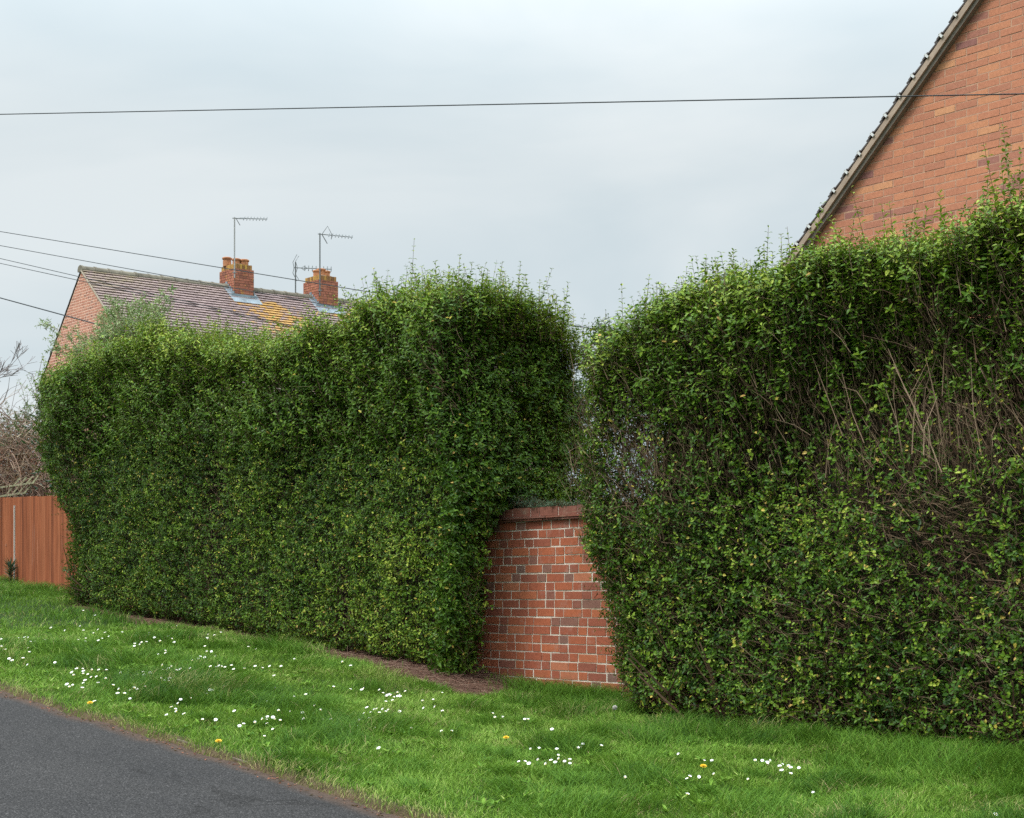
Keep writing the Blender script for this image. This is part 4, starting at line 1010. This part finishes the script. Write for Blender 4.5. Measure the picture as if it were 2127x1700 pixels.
# rank tufts at the foot of the brick wall, of the right hedge, and along the fence
def tufts(spots):
    for (sc, tc_, rad, cnt, hh) in spots:
        s = rng.normal(sc, rad, cnt); t = rng.normal(tc_, rad*.8, cnt)
        blades(s, t, hh*rng.uniform(.5, 1.1, cnt), rng.uniform(.003, .0046, cnt), np.clip(.30 + rng.normal(0, .12, cnt), 0, .8), rng.uniform(.3, 1.0, cnt))
rt_ = random.Random(8)
tufts([(rt_.uniform(3.6, 12), rt_.uniform(4.5, 7.6), rt_.uniform(.04, .10), rt_.randint(160, 420), rt_.uniform(.065, .10)) for _ in range(70)])
tufts([(8.62, 8.35, .13, 900, .17), (8.45, 8.45, .12, 700, .15), (7.85, 8.3, .17, 1500, .20), (7.6, 8.2, .14, 1100, .19), (7.45, 8.0, .15, 900, .15), (8.0, 8.4, .1, 500, .14), (7.0, 7.55, .2, 700, .10),
       (5.9, 7.8, .2, 900, .12), (5.2, 7.85, .3, 1500, .13), (4.6, 7.85, .3, 1700, .15), (4.1, 7.8, .3, 1700, .16), (3.6, 7.7, .3, 1500, .16), (4.4, 7.4, .35, 1300, .12),
       (4.8, 5.0, .16, 900, .10), (4.2, 5.6, .2, 900, .10), (5.3, 5.5, .14, 600, .09), (6.0, 4.9, .12, 600, .08), (6.4, 7.0, .2, 700, .09), (9.9, 7.2, .25, 900, .09), (9.7, 6.0, .15, 500, .09), (11.5, 6.4, .15, 500, .08), (10.6, 5.7, .14, 500, .08),
       (20, 9.3, .4, 1200, .16), (22.5, 9.9, .4, 1200, .16), (18.3, 8.9, .4, 1200, .12)])
gr_ = GB.build('grass', M['grass']); gr_['kind'] = 'stuff'; gr_['label'] = 'rough green verge grass with darker tufts and a straw-coloured edge'; gr_['category'] = 'grass'

WB = Bulk(); n = 520; s = rng.uniform(3, 14, n); t = rng.uniform(4.3, 7.7, n); ok = t < soil_t(s) - .1; s, t = s[ok], t[ok]
k = np.repeat(np.arange(len(s)), 9); P0 = st(s, t, gz(s, t) + .02)[k]; an = rng.uniform(0, 2*math.pi, len(k)); el = rng.uniform(.15, .9, len(k))
WB.add(leaves(P0 + rdir(len(k), .004), np.stack([np.cos(an), np.sin(an), el], -1), UP + rdir(len(k), .2), rng.uniform(.03, .065, len(k)), rng.uniform(.010, .020, len(k))), np.repeat(np.clip(rng.normal(.45, .2, len(k)), 0, .85), 4))
o = WB.build('weeds', M['grass']); o['kind'] = 'stuff'; o['label'] = 'flat rosettes of broad weed leaves among the verge grass'; o['category'] = 'weeds'

# fallen twigs and dry leaves on the bare soil
LB, LT = Bulk(), Bulk(); n = 5200
s = np.concatenate([rng.normal(9.5, .9, n//2), rng.uniform(3, 16, n//2)]); t = rng.uniform(7.3, 8.5, len(s)); ok = t > soil_t(s) - .05; s, t = s[ok], t[ok]; n = len(s)
P0 = st(s, t, gz(s, t) + rng.uniform(.002, .025, n)); d_ = rdir(n, 1)*np.array([1, 1, .12])
LT.add(segs(P0, P0 + norm(d_)*rng.uniform(.03, .14, n)[:, None], np.full(n, .0016), np.full(n, .001)), np.repeat(rng.random(n), 3))
o = LT.build('twig_litter', M['soilstuff']); o['kind'] = 'stuff'; o['label'] = 'dry twigs and litter on bare soil below the hedges'; o['category'] = 'litter'
n = 1500; s = rng.uniform(4.5, 16, n); t = rng.uniform(7.4, 8.4, n); ok = t > soil_t(s); s, t = s[ok], t[ok]
s2 = rng.uniform(4.8, 12, 420); s = np.concatenate([s, s2]); t = np.concatenate([t, edge_t(s2) - np.abs(rng.normal(0, .04, 420)) + .02]); n = len(s)
zq = np.where(t < edge_t(s), zroad(s) + .003, gz(s, t) + .006)
LB.add(leaves(st(s, t, zq), rdir(n, 1)*np.array([1, 1, .1]), UP + rdir(n, .3), rng.uniform(.012, .03, n), rng.uniform(.006, .014, n)), np.repeat(rng.random(n), 4))
o = LB.build('leaf_litter', M['dead_leaf']); o['kind'] = 'stuff'; o['label'] = 'small brown dead leaves along the road edge and hedge foot'; o['category'] = 'litter'

# ------------------------------------------------------------------ daisies and dandelions
DAISY = [tuple(map(float, p.split(','))) for p in '''12.07,5.47 12.24,5.59 12.07,5.53 12.02,5.53 11.71,5.36 11.66,5.38 11.68,5.42 11.66,5.44 11.44,5.27 11.08,5.1 11.89,5.23 11.42,5.03 11.31,5 11.24,4.98 10.58,4.72 10.49,4.7 10.43,4.68 10.61,4.84 10.36,4.98 10.17,4.69 12.01,5.69 11.81,5.67 12.86,6.15 13.12,6.58 12.88,6.48 14.66,7.36 14.38,7.37 12.6,6.17 12,5.99 12.03,6.07 11.86,5.99 12.53,6.42 12.6,6.49 12.01,6.21 11.8,6.08 12.01,6.3 12.48,6.5 12.47,6.66 12.23,6.68 12.16,6.78 11.96,6.67 11.46,6.24 11.29,6.15 11.31,6.22 11.42,6.29 11.57,6.41 11.66,6.55 11.52,6.53 11.87,6.82 11.52,6.64 11.4,6.6 13.03,7.58 10.81,6.11 10.9,6.22 10.84,6.2 11.87,7.23 11.83,7.28 12.02,7.46 11.56,7.03 11.43,6.97 11,6.67 10.68,6.49 10.62,6.5 10.52,6.49 10.49,6.3 10.33,6.21 10.21,6.19 10.23,6.09 10.08,5.02 10.02,5.03 9.93,5 9.91,5.05 9.89,5.1 9.84,5.13 9.71,4.8 9.7,4.81 9.69,4.91 9.75,4.9 9.64,5.14 9.5,4.85 9.42,4.84 9.27,4.77 9.3,4.68 9.38,4.89 9.31,4.7 9.05,4.54 9.17,4.5 9.14,4.5 9.18,4.54 9.04,4.76 9.68,5.41 9.54,5.33 9.58,5.26 9.53,5.26 9.55,5.29 9.39,5.2 9.39,5.29 9.26,5.25 9.26,5.28 9.91,5.64 9.73,5.54 9.64,5.51 9.81,5.63 9.91,5.72 9.78,5.67 9.59,5.57 9.63,5.62 9.85,5.77 9.35,5.39 9.17,5.26 9.32,5.36 9.02,4.93 8.9,4.82 8.9,4.84 8.94,4.89 8.89,4.74 8.79,4.67 8.71,4.67 8.63,4.67 9.04,5.02 8.54,4.38 8.6,5.1 8.47,4.95 8.31,4.85 8.26,4.77 8.02,4.65 7.96,4.56 7.91,4.61 7.9,4.65 7.55,4.56 7.55,4.65 9.65,5.74 9.66,5.91 9.77,6.02 9.75,6.04 9.69,6.02 9.65,6.03 9.69,6.11 9.57,6.06 9.65,6.2 9.6,6.27 9.51,6.27 9.63,6.43 9.34,5.75 8.99,5.62 8.77,5.33 8.81,5.38 8.79,5.4 9.24,6.21 8.9,5.98 9.74,6.61 8.54,5.9 8.58,6.03 8.75,6.4 7.96,5.05 7.93,5.46 8.01,5.71 7.82,5.61 7.77,5.44 7.62,5.13 7.67,5.1 7.61,5.05 7.58,5.08 7.52,4.97 7.5,4.99 7.43,5.03 7.56,5.3 7.59,5.47 7.54,5.5 7.45,4.78 7.35,4.69 7.4,4.83 7.19,4.82 7.06,4.67 8.45,5.61 7.94,5.37 10.88,7.12 11.04,7.13 10.28,7.11 9.66,7.16 9.55,7.16 8.78,6.57 8.7,6.63 8.67,6.63 8.64,6.75 8.57,6.72 8.48,6.72 8.56,6.85 8.59,6.96 8.41,6.62 8.35,6.59 8.34,6.63 8.23,6.55 8.21,6.54 8.35,6.69 8.32,6.69 8.24,6.63 8.13,6.4 7.94,6.1 7.83,6.08 7.85,6.11 7.78,6.07 7.9,6.2 7.9,6.26 7.81,6.03 7.78,6.12 7.71,6.2 7.71,6.2 7.38,5.52 7.33,5.55 7.53,5.72 7.46,5.67 7.72,5.9 7.48,5.75 7.16,5.56 7.07,5.77 6.86,5.85 6.88,5.94 6.44,5.03 8.22,6.82 8.23,6.93 8.45,7.2 7.77,6.46 7.76,6.56 7.74,6.61 7.35,6.72 7.24,6.72 7.19,6.6 6.94,6.64 6.91,6.64 6.13,5.98 6.06,5.85 5.76,5.47 5.67,5.42 5.62,5.41 5.7,5.56 5.72,5.68 5.7,5.71 5.61,5.6 5.61,5.63 5.56,5.62 5.6,5.7 5.56,5.66 5.5,5.42 5.97,5.97 5.96,6.13 5.97,6.15 6,6.2 5.98,6.2 5.8,6.16 6.56,6.52 5,5.49 5.34,6.32 5.21,6.38 5.2,6.45 4.91,6.11 4.92,5.9 4.85,5.82 4.84,5.89 5.02,6.61 4.92,6.54 4.95,6.62 5,6.69 4.93,6.62 4.84,6.6 4.81,6.57 4.78,6.54 4.74,6.53 4.76,6.59 4.66,6.44 4.73,6.62 4.72,6.16 4.29,6.13 4.54,5.43 3.36,6.24'''.split()]
def daisy_mesh(name, rp, cup, tiltseed, h=.062):
    r = random.Random(tiltseed); b = MB(); tx, ty = r.uniform(-.35, .2), r.uniform(-.95, -.35)
    ax = norm(np.array([tx, ty, 1.])); a = norm(np.cross(ax, (1, 0, 0))); c = np.cross(ax, a); top = np.array([tx*.02, ty*.02, h])
    b.tube([(0, 0, -.005), (tx*.006, ty*.006, h*.5), tuple(top)], [.0011, .001, .0009], 4, 2)
    n = 13
    for i in range(n):
        t = 2*math.pi*i/n; d = math.cos(t)*a + math.sin(t)*c; e = -math.sin(t)*a + math.cos(t)*c; R_ = rp*r.uniform(.9, 1.06)
        b.quad([top + d*.003, top + d*R_*.6 + e*rp*.22 + ax*cup*.6, top + d*R_ + e*rp*.12 + ax*cup, top + d*R_ - e*rp*.12 + ax*cup, top + d*R_*.6 - e*rp*.22 + ax*cup*.6], 0)
    k = len(b.v); m_ = 8
    for (rr, zz_) in ((.0042, .0005), (.003, .0022), (.0004, .0030)):
        for j in range(m_):
            t = 2*math.pi*j/m_; b.v.append(tuple(top + rr*(math.cos(t)*a + math.sin(t)*c) + ax*zz_))
    for i in range(2):
        for j in range(m_): b.f.append((k+i*m_+j, k+i*m_+(j+1) % m_, k+(i+1)*m_+(j+1) % m_, k+(i+1)*m_+j)); b.m.append(1); b.tone.append(.5)
    return b.build(name, [M['petal'], M['yellow'], M['stalk']])
protos = [daisy_mesh('daisy', .0115, .002, 1), daisy_mesh('daisy', .0105, .005, 2), daisy_mesh('daisy', .0125, .0005, 3), daisy_mesh('daisy', .0095, .007, 4)]
def daisy_label(s, t):
    if t > 7.0 and s > 10.5: return 'tiny white daisy in the grass high on the verge near the left hedge', 'daisies near the left hedge'
    if s > 10.9: return 'tiny white daisy in the far part of the verge, above the left road end', 'daisies in the far part of the verge'
    if s > 8.4 and t < 5.6: return 'small white daisy in the dense drift beside the road edge', 'daisies in the dense drift by the road'
    if s > 9.1: return 'small white daisy between the dense drift and the left hedge', 'daisies in the middle band'
    if s > 8.1 and t > 6.3: return 'small white daisy just below the bare soil under the hedge corner', 'daisies below the hedge corner soil'
    if s > 6.9 and t < 6.0: return 'white daisy in the scattered clumps on the near turf beside the road', 'daisies on the near turf beside the road'
    if s > 6.4: return 'white daisy growing alone or in pairs in the grass below the brick wall', 'daisies below the brick wall'
    if s > 5.35: return 'larger white daisy in the clumps in front of the right hedge left end', 'daisies before the right hedge left end'
    return 'larger white daisy in the long grass before the right hedge', 'daisies before the right hedge'
for i, (s, t) in enumerate(DAISY):
    if i < 4: o = protos[i]
    else: o = protos[i % 4].copy(); COL.objects.link(o)
    x, y = st(s, t); o.location = (float(x), float(y), float(gz(s, t)))
    k = random.uniform(.66, 1.05) if s < 8.5 else random.uniform(.75, 1.15)
    o.scale = (k, k, random.uniform(.7, 1.2)); o.rotation_euler = (0, 0, random.uniform(-.5, .5))
    lb, gp_ = daisy_label(s, t); tag(o, lb, 'daisy', gp_)
def dandelion(s, t, label, h=.05):
    x, y = st(s, t); t0 = thing('dandelion', label, 'dandelion', 'yellow dandelions'); t0.location = (float(x), float(y), float(gz(s, t)))
    b = MB(); b.tube([(0, 0, -.005), (0, -.004, h)], .002, 5); b.build('stalk', M['stalk'], t0)
    b = MB(); ax = norm(np.array([0, -.35, 1.])); a = norm(np.cross(ax, (1, 0, 0))); c = np.cross(ax, a); top = np.array([0, -.004, h]); n = 22
    for ring, (rr, up_) in enumerate(((.019, .003), (.014, .007), (.008, .010))):
        for i in range(n):
            q = 2*math.pi*(i+.5*ring)/n; d = math.cos(q)*a + math.sin(q)*c; e = -math.sin(q)*a + math.cos(q)*c
            b.quad([top, top + d*rr + e*.0018 + ax*up_, top + d*rr - e*.0018 + ax*up_])
    b.build('flower_head', M['yellow'], t0)
dandelion(8.58, 4.36, 'yellow dandelion on the road edge next to two daisies', .035); dandelion(7.05, 4.36, 'yellow dandelion on the road edge in dry grass, the nearer one', .035)
dandelion(6.47, 6.03, 'yellow dandelion half hidden in the open grass below the brick wall'); dandelion(5.03, 6.16, 'yellow dandelion in the grass in front of the right hedge', .07)
x, y = st(6.84, 7.41); dc = thing('dandelion_clock', 'round grey-white dandelion seed head standing by the left foot of the right hedge', 'seed head'); dc.location = (float(x), float(y), float(gz(6.84, 7.41)))
b = MB(); b.tube([(0, 0, -.01), (0, 0, .135)], .0016, 5); b.build('stalk', M['stalk'], dc)
b = Bulk(); n = 420; d_ = norm(rdir(n, 1)); c_ = np.array([[0, 0, .142]])
b.add(segs(np.repeat(c_, n, 0), c_ + d_*.0165, np.full(n, .0002), np.full(n, .0009)), np.full(3*n, .5))
q = norm(np.cross(d_, rdir(n, 1))); b.add(segs(c_ + d_*.0165 - q*.003, c_ + d_*.0165 + q*.003, np.full(n, .0006), np.full(n, .0006)), np.full(3*n, .5)); b.build('seed_ball', M['seed'], dc)
